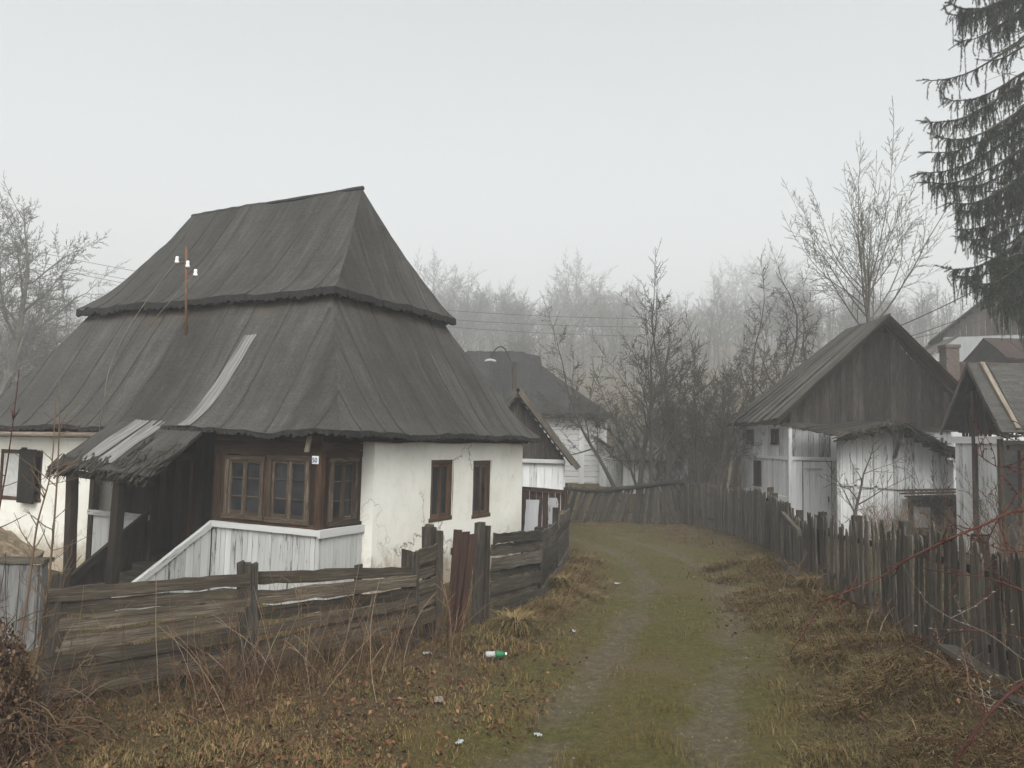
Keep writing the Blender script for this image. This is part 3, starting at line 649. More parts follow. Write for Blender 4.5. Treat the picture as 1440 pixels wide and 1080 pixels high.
def stack(z0a,z0b,z1a,z1b,n,gap=.020,jit=.016):
    "n boards from bottom (left,right) to top (left,right)"
    ws=[random.uniform(.8,1.25) for _ in range(n)]; tot=sum(ws); out=[]; c=0
    for w_ in ws:
        m=(c+w_/2)/tot; za=lerp(z0a,z1a,m);zb=lerp(z0b,z1b,m); ht=((z1a-z0a)+(z1b-z0b))/2*w_/tot
        out.append((za+random.uniform(-jit,jit),zb+random.uniform(-jit,jit),ht-gap)); c+=w_
    return out
post(f1,off(pA)+V((-.03,.02,-.2)),off(pA)+V((.07,.02,1.27)),.16,.14,u=pB-pA)
post(f1,off(pB)+V((.02,.0,-.2)),off(pB)+V((-.03,0,1.24)),.20,.15,u=pB-pA)
post(f1,off(pC)+V((0,.03,-.2)),off(pC)+V((-.02,.02,1.22)),.17,.15,u=pC-pB)
panel(f1,off(pA),off(pB),stack(.02,.20,1.13,1.16,7),.17)
panel(f1,off(pB),off(pC),stack(.10,.32,1.16,1.00,6,.022,.024),.15)
panel(f1,off(pC),off(pD),stack(.25,.25,1.20,1.27,5),.2,side=.02)
for q,h in ((.62,.35),(.30,.30)):
    p=pA.lerp(pB,q) if h>.32 else pB.lerp(pC,.42); post(f1,off(p)+V((.05,.1,-.2)),off(p)+V((.05,.1,h)),.07,.06,u=pB-pA,name='stake',split=False)
p=pB.lerp(pC,.61); post(f1,off(p)+V((.03,.1,.2)),off(p)+V((.03,.1,1.09)),.09,.05,u=pB-pA,name='stake',split=False)
gp=thing('gate_post','thick split wooden gate post with the rusty brown gate leaning behind it','post',pD)
ud=(pD-pC).normalized()
post(gp,(-.05,.02,-.2),(-.12,.02,1.46),.13,.14,u=ud,name='post_core'); post(gp,(.06,-.03,-.2),(.02,-.03,1.40),.10,.05,m='fence_wood',u=ud,name='facing_board',split=False)
gt_=thing('garden_gate','narrow red-brown plank gate leaning askew between its posts','gate',pD+V((.20,.10,0)),R(28))
mb=MB()
for k in range(3):
    x=.03+.115*k; mb.plank((x*.55-.03,0,.02+.02*k),(x+.03,0,1.40-.03*k),X3,Y3,.116,.024,8,.003,.5+.04*k,.008)
mb.build('boards',M['rust_board'],gt_)
for z in (.35,1.12): b=MB(); b.plank((-.02,.03,z),(.22,.03,z-.03),Z3,Y3,.09,.03,4,.005); b.build('ledge',M['rust_board'],gt_)
q1=V((-.37,11.04,0));q2=V((.46,12.55,0));q3=V((.87,14.9,0));q4=V((1.27,17.6,0))
f2=thing('plank_fence','grey plank fence of stacked horizontal boards running along the lane past the house','fence',q1)
off=lambda p:p-q1
post(f2,off(q1)+V((-.05,-.03,-.2)),off(q1)+V((-.03,-.03,1.46)),.13,.10,u=(q2-q1),m='grey_wood',split=False); post(f2,off(q1)+V((.06,.1,-.2)),off(q1)+V((.06,.1,1.40)),.10,.07,u=(q2-q1),split=False)
for p,h in ((q2,1.24),(q3,1.36),(q4,1.22)): post(f2,off(p)+V((0,0,-.2)),off(p)+V((.0,.0,h)),.09,.09,u=(q2-q1),split=False)
panel(f2,off(q1)+V((.1,.18,0)),off(q2),stack(.10,.10,1.30,1.20,7,.008,.012),.2,m='grey_wood',over=.01)
panel(f2,off(q2),off(q3),stack(.12,.05,1.15,1.12,6,.010,.02),.2,m='grey_wood',over=.01)
panel(f2,off(q3),off(q4),stack(.05,.05,1.2,1.15,5,.010,.02),.2,m='grey_wood',over=.01)
b=MB(); b.plank(off(q4)+V((-.18,-.5,.75)),off(q4)+V((-.12,-.5,1.12)),X3,Y3,.22,.03,3,.02); b.build('orange_offcut',M['frame_wood'],f2)
# ------------------------------------------------------------------ picket fences
random.seed(33)
def pickets(name,label,P,tops,lean,n_lean,bw=.085,gap=.012,railz=(.35,.85),post_at=(),point=.05,m='picket_wood',jit=.03,raggap=.03,group=None,topcap=None,missing=.02,side=1):
    P=[V((x,y,z)) for x,y,z in P]; root=thing(name,label,'fence',P[0],0,group)
    seg=[(b-a).length for a,b in zip(P,P[1:])]; tot=sum(seg)
    def at(s):
        for a,b,l in zip(P,P[1:],seg):
            if s<=l: return a.lerp(b,s/l),(b-a).normalized()
            s-=l
        return P[-1],(P[-1]-P[-2]).normalized()
    mb=MB(); s=0
    while s<tot:
        p,u=at(s); u=V((u.x,u.y,0)).normalized(); n=V((-u.y,u.x,0))*side; t=s/tot
        w_=bw*random.uniform(.72,1.2); h=tops(t)+random.uniform(-jit,jit)*1.2; a=lean(t)+random.uniform(-n_lean,n_lean)
        if random.random()>missing:
            b_=p-P[0]-n*random.uniform(.018,.032)+Z3*random.uniform(.0,.06); tt=b_+u*a*h+Z3*h-n*random.uniform(-.02,.03)
            mb.plank(b_,tt,u,n,w_,.018,5,.006,None,raggap,.015,point if random.random()<.6 else 0)
        s+=w_+gap*random.uniform(.2,2.2)
    mb.build('pickets',M[m],root)
    for z in railz:
        mb=MB(); K=max(2,int(tot/1.2)); 
        for k in range(K):
            a,u=at(tot*k/K); b,u2=at(tot*(k+1)/K); t0=k/K;t1=(k+1)/K; zz=lambda t:(tops(t)-.14 if z=='top' else z*tops(t))
            n=V((-u.y,u.x,0)).normalized()*side
            mb.plank(a-P[0]+n*.02+Z3*zz(t0),b-P[0]+n*.02+Z3*zz(t1),Z3,n,.075,.05,4,.008)
        mb.build('rail',M['post_wood'],root)
    for s,h in post_at:
        p,u=at(s*tot); n=V((-u.y,u.x,0)).normalized()*side; post(root,p-P[0]+n*.10-Z3*.2,p-P[0]+n*.10+Z3*h,.12,.12,u=u,split=False)
    return root,P,at,tot
ff,P,at,tot=pickets('picket_fence','swaying far picket fence with slanting slats and a sagging log along its top','fence' and [(1.55,25.7,.02),(3.1,25.75,0),(5.6,25.5,.0)],lambda t:1.17-.10*math.sin(t*6.0)*(t<.5)+.28*sst(.45,1,t),lambda t:.12+.22*math.sin(t*4.2+.4) if t<.86 else -.25,.06,.085,.016,(.3,),((.02,1.5),(.99,1.35)),.07,jit=.05,m='post_wood')
b=MB(); pts=[];rad=[]
for k in range(15):
    t=k/14; p,u=at(t*tot); z=1.12-.10*math.sin(t*6)*(t<.5)+.27*sst(.45,1,t); pts.append(p-P[0]+Z3*z+V((0,-.07,0))); rad.append(.055+.03*t+.008*ns(t*9,2))
b.tube(pts,rad,7,None,True); b.build('top_log',M['post_wood'],ff,True)
f_,_,_,_=pickets('picket_fence','dark picket fence at the lane bend with one thin slanting brace',[(5.62,25.3,.03),(5.7,24.6,.05),(5.98,23.4,.10),(6.1,21.2,.15),(6.06,18.6,.20)],lambda t:1.27+.05*math.sin(t*9),lambda t:.03*math.sin(t*11),.03,.10,.008,(.25,.8),((.06,1.3),(.5,1.35),(.98,1.42)),.04)
b=MB(); b.plank((.0,-1.2,1.0),(.28,-1.3,.12),X3,Y3,.07,.04,4,.004); b.build('brace',M['grey_wood'],f_)
f_,_,_,_=pickets('picket_fence','worn stretch of picket fence with a fallen rail and dragging panel before the barn',[(6.06,18.5,.20),(5.72,16.0,.22),(5.42,14.1,.24)],lambda t:1.22-.12*t-.18*(t>.62)*(t<.9),lambda t:-.02,.03,.12,.007,(.3,.8),((.02,1.3),(.60,1.12),(.97,1.15)),.03)
b=MB(); b.plank((-.10,-.2,1.12),(-.22,-.35,.08),X3,Y3,.085,.05,5,.005); b.build('brace',M['post_wood'],f_)
b=MB(); b.plank((-.48,-2.3,1.02),(-.80,-4.1,.84),Z3,X3,.10,.08,6,.008); b.build('loose_rail',M['grey_wood'],f_)
b=MB(); b.plank((-.58,-2.6,.06),(-.85,-4.3,.02),Z3,X3,.16,.06,5,.01); b.build('base_board',M['grey_wood'],f_)
f_,P,at,tot=pickets('picket_fence','long run of dark pointed pickets behind the red brambles on the lane bank',[(5.42,14.0,.25),(5.12,11.4,.29),(4.90,9.4,.33),(4.72,7.35,.40),(4.58,5.6,.43)],lambda t:1.12+.14*sst(.1,.5,t)+.05*math.sin(t*23),lambda t:-.02+.03*math.sin(t*13),.035,.082,.016,(.22,.80),((.0,1.2),(.22,1.28),(.45,1.35),(.68,1.35),(.9,1.4)),.09,jit=.06,raggap=.02,missing=.04)
# boards lying at the foot of the fence
random.seed(5)
def debris(label,a,b,wd,th,m='grey_wood',name='fallen_board',cat='board'):
    a=V(a);b=V(b); a.z+=gz(a); b.z+=gz(b); t=thing(name,label,cat,a); mb=MB(); u=(b-a); mb.plank((0,0,0),u,u.cross(Z3).normalized(),Z3,wd,th,6,.01,None,.03); mb.build('board',M[m],t)
debris('short grey rotten board tipped against the foot of the near picket fence',(4.55,8.3,.18),(4.62,7.55,.05),.16,.05)
debris('long pale board lying on the bank under the near pickets',(4.3,7.2,.06),(4.62,6.1,.10),.14,.04)
debris('broken beam lying along the bank below the worn fence',(5.15,14.2,.03),(5.45,16.2,.03),.12,.09)
# ------------------------------------------------------------------ shed and board gate behind the cottage
random.seed(41)
sh=thing('shed','small grey board-gabled shed over a whitewashed wall behind the cottage','shed',(.16,21,0))
gzz=gz((.16,21)); mb=MB(); fq=lambda u,z,d:(u,-d,z)
boards(mb,fq,-1.25,1.25,lambda u:2.12,lambda u:3.80-abs(u)*1.28,.12,.02,.006,.004); mb.f.append(tuple(mb.vert(x) for x in ((-1.3,.06,2.1),(1.3,.06,2.1),(0,.06,3.78)))); mb.build('gable',M['gable_wood'],sh)
mb=MB(); boards(mb,fq,-1.3,1.3,-.1,2.05,.2,.02,.006,.004,-.02); boards(mb,lambda u,z,d:(1.28+d,u,z),.0,2.0,-.1,2.1,.2,.02); mb.quad((-1.3,2,-.1),(1.3,2,-.1),(1.3,2,2.1),(-1.3,2,2.1)); mb.quad((-1.3,.05,-.1),(-1.3,2,-.1),(-1.3,2,2.1),(-1.3,.05,2.1)); mb.build('wall',M['barn_board'],sh)
mb=MB(); mb.plank((-1.4,-.06,2.09),(1.3,-.06,2.07),Z3,Y3,.10,.08,4,.004); mb.build('beam',M['white_board'],sh)
for s in (-1,1):
    mb=MB()
    for k in range(7): 
        y=-.35+.36*k; mb.plank((0,y+.18,3.98),(s*1.62,y+.18,1.93),Y3,V((s*.78,0,.62)),.37,.03,6,.008)
    mb.plank((0,-.37,3.97),(s*1.62,-.37,1.90),V((s*.78,0,.62)),Y3,.15,.03,6,.006)
    mb.build('roof',M['grey_wood'],sh)
gtb=thing('board_gate','dark boarded gate with pale patches between the cottage wall and the lane','gate',(.28,18.3,0))
mb=MB(); boards(mb,fq,.02,.98,.0,1.46,.14,.03,.006,.004); mb.build('boards',M['rust_board'],gtb)
mb=MB(); mb.plank((-.02,-.05,1.50),(1.02,-.05,1.44),Z3,Y3,.10,.05,4,.005); mb.plank((-.0,-.05,.0),(-.0,-.05,1.5),X3,Y3,.1,.06); mb.plank((1.0,-.05,.0),(1.0,-.05,1.55),X3,Y3,.08,.06); mb.build('gate_frame',M['brown_wood'],gtb)
mb=MB(); mb.plank((.22,-.05,.35),(.24,-.05,1.25),X3,Y3,.3,.01,5,.02); mb.plank((.72,-.05,.7),(.72,-.05,1.3),X3,Y3,.22,.01,5,.02); mb.build('pale_patch',M['faded_board'],gtb)
# ------------------------------------------------------------------ house beyond the lane bend
random.seed(43)
h2=thing('log_house','low whitewashed log house with a hipped dark roof beyond the far fence','house',(3.1,35,.7))
mb=MB(); z=-.6
while z<3.1:
    hh=random.uniform(.20,.27); mb.plank((-5,0,z+hh/2),(-.02,0,z+hh/2),Z3,Y3,hh-.014,.16,10,.006,.5+.3*random.random()); mb.plank((.1,.02,z+hh/2),(1.1,.02,z+hh/2),Z3,Y3,hh-.014,.16,4,.006,.5+.3*random.random()); mb.plank((1.02,.1,z+hh/2),(1.02,6,z+hh/2),Z3,X3,hh-.014,.16,8,.006,.6); z+=hh
mb.build('log_wall',M['white_board'],h2)
mb=MB(); mb.plank((.03,-.05,-.6),(.03,-.05,3.12),X3,Y3,.24,.24,8,.006,.9); mb.plank((1.06,-.03,-.6),(1.06,-.03,3.1),X3,Y3,.14,.2,8,.006,.9); mb.build('corner_post',M['white_board'],h2)
mb=MB(); mb.plank((-5.3,-.12,3.1),(1.4,-.12,3.13),Z3,Y3,.12,.2,6,.01); mb.build('eave_beam',M['dark_wood'],h2)
mb=MB(); mb.box((.62,-.10,2.55),(.84,-.085,2.80)); mb.build('vent_hatch',M['dark_wood'],h2)
mb=MB(); sm_=MB(); zz=lambda r:3.12+3.05*r**1.08
fcs=ring(mb,sm_,-9.2,1.35,-.6,6.4,3.5,3.9,zz,1.0,70,.05,10); rf=mb.build('roof',M['felt_far'],h2,True); sm_.build('felt_seam',M['seam'],rf,True)
mb=MB()
for i,(Pq,L,n) in enumerate(fcs): skirt(mb,Pq,L,.12,.03,.4,n,.03,.15,i)
mb.build('eave_edge',M['tar'],rf)
mb=MB(); gr=V((-2.75,2.9,6.16)); g2=V((-1.75,2.9,6.0))
for sg in (-1,1): mb.quad(gr,g2,g2+V((.1,sg*.85,-.80)),gr+V((0,sg*.9,-.85)))
mb.f.append(tuple(mb.vert(x) for x in (g2+V((-.12,0,-.05)),g2+V((-.12,-.8,-.80)),g2+V((-.12,.8,-.80)))))
mb.build('gablet',M['felt_far'],rf)
po=thing('porch','little lean-to porch with a curled dark roof on the log house end','porch',(3.85,34.4,.8))
mb=MB(); N_=10; pr=None
for i in range(N_+1):
    t=i/N_; x=-.15+1.5*t; zc=1.95-.75*t+.12*(1-t)**3; ids=[mb.vert((x,y,zc+.04*ns(x*3,y*2))) for y in (-.35,.3,1.0)]+[mb.vert((x,y,zc-.09)) for y in (-.35,.3,1.0)]
    if pr:
        for a,b in ((0,1),(1,2),(3,4),(4,5),(0,3),(2,5)): mb.f.append((pr[a],pr[b],ids[b],ids[a]))
    pr=ids
mb.build('roof',M['felt_far'],po); mb=MB(); boards(mb,lambda u,z,d:(u,.02-d,z),.02,1.0,-.5,lambda u:1.78-.5*u,.2,.03); mb.build('wall',M['white_board'],po)
ls=thing('low_shed','long low grey shed with whitewashed boards behind the orchard trunks','shed',(4.7,33,.55))
mb=MB(); boards(mb,fq,0,2.7,-.3,1.35,.17,.02,.01,.004); mb.quad((0,1.6,-.3),(2.7,1.6,-.3),(2.7,1.6,1.5),(0,1.6,1.5)); mb.quad((2.7,0,-.3),(2.7,1.6,-.3),(2.7,1.6,1.4),(2.7,0,1.4)); mb.build('wall',M['barn_board'],ls)
mb=MB()
for k in range(8): mb.plank((-.1+.36*k,-.4,1.32),(-.1+.36*k,1.8,2.1),X3,V((0,-.33,.94)),.37,.03,4,.01)
mb.build('roof',M['roof_board'],ls)
# street lamp
la=thing('street_lamp','dark wooden lamp post with a thin curved arm and small white lamp head','street lamp',(.09,27.6,hz1(.09,27.6)))
mb=MB(); mb.plank((0,0,-.2),(0,0,5.35),X3,Y3,.17,.17,8,.004); mb.build('post',M['post_wood'],la)
mb=MB(); pts=[V((-.08,-.1,4.1)),V((-.09,-.1,4.9)),V((-.18,-.1,5.45)),V((-.42,-.1,5.85)),V((-.66,-.1,5.82)),V((-.82,-.1,5.55)),V((-.86,-.1,5.42))]
mb.tube(catmull(pts,5),[.022]*31,6); arm=mb.build('arm',M['iron'],la,True)
mb=MB(); mb.tube([(-1.07,-.1,5.34),(-1.01,-.1,5.37),(-.86,-.1,5.40),(-.72,-.1,5.37),(-.66,-.1,5.34)],[.025,.05,.06,.05,.025],9,None,True); mb.build('lamp_head',M['dull_white'],la,True)
# ------------------------------------------------------------------ barn and the sheds on the right
random.seed(51)
BZ=.15
ba=thing('barn','whitewashed board barn with a steep dark gable and three small window openings','barn',(8.5,24,BZ))
fx=lambda u,z,d:(-d,u,z); fy=lambda u,z,d:(u,-d,z)
wv=[(.98,1.62,2.52,2.98),(3.55,4.25,2.52,2.98),(2.75,3.45,1.10,1.92)]
mb=MB()
def holeboards(mb,f,u0,u1,zb,zt,bw,holes,d=0,th=.025,gap=.012):
    u=u0
    while u<u1-.03:
        wd=min(bw*random.uniform(.8,1.2),u1-u); c=u+wd/2; spans=[(zb,zt)]
        for h in holes:
            if u+wd>h[0]+.03 and u<h[1]-.03:
                ns_=[]
                for a,b in spans:
                    if h[2]>a and h[3]<b: ns_+=[(a,h[2]),(h[3],b)]
                    else: ns_.append((a,b))
                spans=ns_
        r=random.random()
        for a,b in spans: mb.plank(f(c,a,d+random.uniform(-.004,.004)),f(c,b,d+random.uniform(-.004,.004)),V(f(1,0,0))-V(f(0,0,0)),V(f(0,0,1))-V(f(0,0,0)),wd-gap,th,5,.004,r)
        u+=wd
holeboards(mb,fx,0,5.4,.85,2.06,.22,wv); holeboards(mb,fx,0,5.4,2.10,3.12,.22,wv)
holeboards(mb,fy,0,.36,.0,2.06,.2,[]); holeboards(mb,fy,1.25,4.9,.0,2.06,.2,[]); holeboards(mb,fy,1.22,4.9,2.12,3.1,.2,[])
holeboards(mb,fy,.36,1.25,2.02,2.08,.3,[])
for f,a,b,z,w_ in ((fx,-.03,5.4,2.08,.09),(fx,-.03,5.4,.82,.16),(fy,-.03,4.9,2.09,.10)):
    mb.plank(V(f(a,z,.03)),V(f(b,z,.03)),Z3,V(f(0,0,1))-V(f(0,0,0)),w_,.06,8,.004,.8)
mb.plank((-.02,-.02,0),(-.02,-.02,3.1),X3,Y3,.10,.10,6,.004,.45)
mb.build('wall',M['barn_board'],ba)
mb=MB(); holeboards(mb,fy,.0,1.2,2.14,3.08,.17,[],.004); mb.build('bare_boards',M['faded_board'],ba)
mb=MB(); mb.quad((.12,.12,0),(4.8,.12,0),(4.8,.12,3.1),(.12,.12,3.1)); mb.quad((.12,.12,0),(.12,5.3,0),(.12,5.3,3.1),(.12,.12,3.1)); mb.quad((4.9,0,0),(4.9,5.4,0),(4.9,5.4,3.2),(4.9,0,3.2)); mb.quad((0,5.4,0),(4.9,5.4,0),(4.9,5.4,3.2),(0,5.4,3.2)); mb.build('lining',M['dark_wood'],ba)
mb=MB(); boards(mb,fy,.38,1.23,.02,2.0,.21,.03,.008,.003,.015); d_=mb.build('door',M['barn_board'],ba)
mb=MB(); mb.tube([(1.12,-.05,.95),(1.12,-.09,.95),(1.12,-.09,.8)],[.02]*3,6,None,True); mb.build('handle',M['iron'],d_)
mb=MB(); mb.plank((.36,-.05,1.78),(.95,-.05,1.78),Z3,Y3,.05,.03); mb.build('ledge',M['white_board'],d_)
for h in wv:
    mb=MB(); U=Y3
    for a,b,c,e in ((h[0],h[0],h[2],h[3]),(h[1],h[1],h[2],h[3])): mb.plank((-.02,a,c),(-.02,b,e),Y3,X3,.05,.07)
    mb.plank((-.02,h[0],h[3]),(-.02,h[1],h[3]),Z3,X3,.05,.075); mb.plank((-.03,h[0]-.04,h[2]),(-.03,h[1]+.04,h[2]),Z3,X3,.05,.1)
    if h[2]>2:
        for k in (1,2): y=lerp(h[0],h[1],k/3); mb.plank((-.0,y,h[2]),(-.0,y,h[3]),Y3,X3,.025,.03)
    wf=mb.build('window',M['brown_wood'],ba); g_=MB(); g_.quad((.04,h[0],h[2]),(.04,h[1],h[2]),(.04,h[1],h[3]),(.04,h[0],h[3])); g_.build('pane',M['glass'],wf)
rx,rz=2.77,6.42; lx,lz=-.60,3.22; qx,qz=5.95,3.30
mb=MB(); boards(mb,fy,.0,5.2,lambda u:3.12,lambda u:min(rz-.20,(3.35+(u-lx)*(rz-lz)/(rx-lx)-.32) if u<rx else rz-(u-rx)*(rz-qz)/(qx-rx)-.26),.16,.022,.006,.004,.03); mb.build('gable',M['gable_wood'],ba)
mb=MB(); mb.plank((-.3,-.09,3.10),(5.4,-.09,3.04),Z3,Y3,.12,.10,8,.006); mb.build('gable_beam',M['grey_wood'],ba)
def pitch(mb,A,Bp,A2,B2,wd,th,tone=None,step=(.0,.0)):
    "boards laid down a slope: ridge A->B, eave A2->B2"
    A=V(A);Bp=V(Bp);A2=V(A2);B2=V(B2); n=max(1,int((Bp-A).length/wd)); nn=(Bp-A).cross(A2-A).normalized()
    if nn.z<0: nn=-nn
    for k in range(n):
        t=(k+.5)/n; p=A.lerp(Bp,t);q=A2.lerp(B2,t); mb.plank(p+nn*random.uniform(0,.03),q+nn*random.uniform(0,.03)+(q-p).normalized()*random.uniform(-.05,.08),(Bp-A).normalized(),nn,(Bp-A).length/n*1.06,th,9,.008,tone,.02,.02)
mb=MB(); pitch(mb,(rx,-.55,rz),(rx,2.4,rz),(lx,-.55,lz),(lx,5.3,lz),.34,.035)
mb.plank((rx,-.5,rz+.05),(lx,-.45,lz+.05),Y3,V((-.69,0,.73)),.46,.03,8,.006,.5); rl=mb.build('roof',M['roof_board'],ba)
mb=MB(); pitch(mb,(rx,-.55,rz),(rx,2.4,rz),(qx,-.55,qz),(qx,5.3,qz),.34,.035); mb.build('roof',M['roof_board'],ba)
mb=MB(); pitch(mb,(rx,2.3,rz),(rx,2.45,rz),(lx,5.3,lz),(qx,5.3,qz),.1,.03); 
mb.f.append(tuple(mb.vert(x) for x in ((rx,2.4,rz),(lx,5.5,lz),(qx,5.5,qz)))); mb.build('roof',M['roof_board'],ba)
mb=MB()
for s,(ex,ez) in ((-1,(lx,lz)),(1,(qx,qz))): mb.plank((rx,-.58,rz-.02),(ex,-.58,ez-.04),V((0,0,1)),Y3,.17,.03,10,.006); mb.plank((rx,-.30,rz-.14),(ex,-.30,ez-.16),V((0,0,1)),Y3,.12,.08,10,.006,.95)
mb.build('barge_board',M['brown_wood'],ba)
mb=MB()
for k in range(14): q=k/13; mb.plank((lx+.02,lerp(-.5,5.3,q),lz-.03),(lx+.5,lerp(-.5,5.3,q),lz+.42),Y3,V((-.7,0,.7)),.07,.09,2,.004)
mb.plank((lx+.02,-.55,lz-.05),(lx+.02,5.35,lz-.05),Z3,X3,.1,.03,10,.006); mb.build('eave_edge',M['dark_wood'],ba)
# ragged little shed in front of the barn
random.seed(57)
rs=thing('ramshackle_shed','ramshackle white plank shed with a bristling broken roof leaning before the barn','shed',(8.9,21.5,.15))
ax,az=1.48,3.12
mb=MB(); boards(mb,fy,-.02,1.55,-.1,lambda u:2.62+(.42*u/1.48),.19,.025,.01,.004); mb.build('wall',M['barn_board'],rs)
mb=MB(); boards(mb,fy,1.62,3.15,-.1,lambda u:3.0-(u-1.48)*.52,.24,.025,.012,.004); mb.quad((3.15,0,-.1),(3.15,2.2,-.1),(3.15,2.2,2.2),(3.15,0,2.1)); mb.build('wall',M['barn_board'],rs)
mb=MB()
for x,t in ((0,2.6),(1.55,3.05),(1.0,2.85),(.45,2.0)): mb.plank((x,-.045,-.1),(x,-.045,t),X3,Y3,.085,.05,5,.004)
mb.plank((.0,-.05,1.45),(1.5,-.05,1.38),Z3,Y3,.05,.04,4,.004); mb.build('frame',M['white_board'],rs)
mb=MB()
for s,(ex,ez) in ((-1,(-.22,2.72)),(1,(3.3,2.12))):
    A=V((ax,-.75,az));B=V((ax,2.0,az+.1));A2=V((ex,-.75,ez));B2=V((ex,2.0,ez+.25)); pitch(mb,A,B,A2,B2,.2,.03)
    for k in range(190):
        t=random.random(); p=A.lerp(A2,t)+V((0,random.uniform(-.12,.4),random.uniform(-.12,.07))); d=V((random.gauss(s*.6,.5),random.gauss(-.55,.3),random.gauss(-.25,.25))).normalized(); l=random.uniform(.12,.45)
        mb.plank(p-d*l*.5,p+d*l*.5,d.cross(Z3),Z3,random.uniform(.02,.07),.012,3,.006,None,.02)
mb.build('broken_roof',M['ragged_wood'],rs)
mb=MB(); mb.plank((1.1,-.5,2.95),(1.5,-.62,2.55),V((0,0,1)),Y3,.07,.05); mb.plank((1.5,-.1,2.2),(1.5,-.6,2.95),X3,V((0,.8,.5)),.07,.06); mb.build('strut',M['grey_wood'],rs)
hu=thing('hutch','low hutch with a mossy red-brown shelf roof between the two right-hand sheds','hutch',(10.25,20.6,.3))
mb=MB()
for k in range(3): mb.plank((-.12,-.35+.24*k,1.08+.06*k),(1.66,-.35+.24*k,1.16+.06*k),Y3,Z3,.25,.035,8,.012)
mb.plank((-.14,-.48,1.05),(1.68,-.48,1.12),Z3,Y3,.09,.04,8,.01); hr_=mb.build('shelf_roof',M['rust_board'],hu)
mb=MB()
for k in range(260):
    x=random.uniform(-.05,1.65); y=random.uniform(-.4,.25); l=random.uniform(.04,.16); mb.tube([(x,y,1.12+.05*x+.2*(y+.3)),(x+random.gauss(0,.06),y-.02,1.14+l)],[.006,.002],3)
mb.build('moss_tufts',M['thatch'],hr_)
mb=MB(); mb.quad((.1,.0,-.3),(1.6,.0,-.3),(1.6,.0,1.05),(.1,.0,1.05)); mb.build('back',M['dark_wood'],hu)
for x in (.12,.42,1.25,1.58): mb=MB(); mb.plank((x,-.06,-.3),(x,-.06,1.06),X3,Y3,.09,.07,5,.004); mb.build('upright',M['brown_wood'],hu)
for a,b in (((.2,-.1,.28),(.62,-.05,.80)),((1.0,-.1,.28),(1.22,-.05,.82)),((-.1,-.05,.0),(.1,0,1.0))): mb=MB(); mb.box(a,b); mb.build('pale_panel',M['white_board'],hu)
# right shed with battened roof
random.seed(61)
r2=thing('battened_shed','shed at the right with an open dark gable and pale battens nailed on its roof','shed',(10.36,17.85,.15))
gx2=.24
ry,rzz=0,4.40; ey,ez_=-1.16,2.88; by,bz=1.14,2.88
mb=MB(); f_g=lambda u,z,d:(gx2-d,u,z); boards(mb,f_g,-.85,.95,-.1,2.72,.2,.025,.008,.004); mb.plank((gx2-.04,-.9,2.68),(gx2-.04,1.0,2.68),Z3,X3,.16,.07,5,.004)
f_f=lambda u,z,d:(u,-.85-d,z); boards(mb,f_f,.75,4.2,-.1,2.6,.22,.025,.01,.004); mb.quad((.3,1,-.1),(4.2,1,-.1),(4.2,1,2.7),(.3,1,2.7)); mb.quad((4.2,-.85,-.1),(4.2,1,-.1),(4.2,1,2.7),(4.2,-.85,2.7)); mb.build('wall',M['barn_board'],r2)
mb=MB()
for y in (-.86,.08): mb.plank((gx2-.06,y,-.1),(gx2-.06,y,2.7 if y<-.5 else 3.9-abs(y)*1.3),Y3,X3,.10,.08,6,.005)
mb.plank((.62,-.9,-.1),(.62,-.9,2.6),X3,Y3,.13,.12,6,.005); mb.plank((1.9,-.9,-.1),(1.9,-.9,2.6),X3,Y3,.12,.12,6,.005); mb.plank((.3,-.92,2.52),(4.2,-.92,2.52),Z3,Y3,.14,.09,6,.006); mb.build('frame',M['brown_wood'],r2)
mb=MB(); boards(mb,lambda u,z,d:(gx2+.14-d,u,z),-.85,.95,2.72,lambda u:4.2-abs(u)*1.28,.16,.02,.05,.004,skip=.12); mb.build('gable',M['dark_wood'],r2)
mb=MB(); boards(mb,lambda u,z,d:(u,-.8-d,z),.68,1.3,.0,2.3,.2,.02); mb.build('door',M['dark_wood'],r2)
mb=MB(); pitch(mb,(0,ry,rzz),(4.6,ry,rzz),(0,ey,ez_),(4.6,ey,ez_),.45,.03); mb.build('roof',M['felt'],r2)
mb=MB(); pitch(mb,(0,ry,rzz),(4.6,ry,rzz),(0,by,bz),(4.6,by,bz),.45,.03); mb.build('roof',M['felt'],r2)
nn=V((0,-.79,.61))
for x in (.30,1.30,2.3,3.3):
    mb=MB(); mb.plank(V((x,0,rzz))+nn*.07,V((x+.05,ey,ez_))+nn*.07,X3,nn,.09,.05,6,.004); mb.build('batten',M['pale_wood'],r2)
mb=MB(); mb.plank((.0,.0,rzz-.02),(.0,ey,ez_-.02),Z3,X3,.13,.04,6,.005); mb.plank((.0,.0,rzz-.02),(.0,by,bz-.02),Z3,X3,.13,.04,6,.005); mb.build('barge_board',M['grey_wood'],r2)
mb=MB(); rng=random.Random(9)
for k in range(120):
    x=rng.uniform(.05,4); p=V((x,ey+rng.uniform(-.05,.1),ez_-rng.uniform(0,.2))); l=rng.uniform(.1,.35); d=V((rng.gauss(0,.7),-.3,rng.gauss(-.3,.3))).normalized(); mb.plank(p-d*l*.5,p+d*l*.5,Z3,d.cross(Z3),rng.uniform(.02,.06),.015,3,.005)
mb.build('broken_eave',M['ragged_wood'],r2)
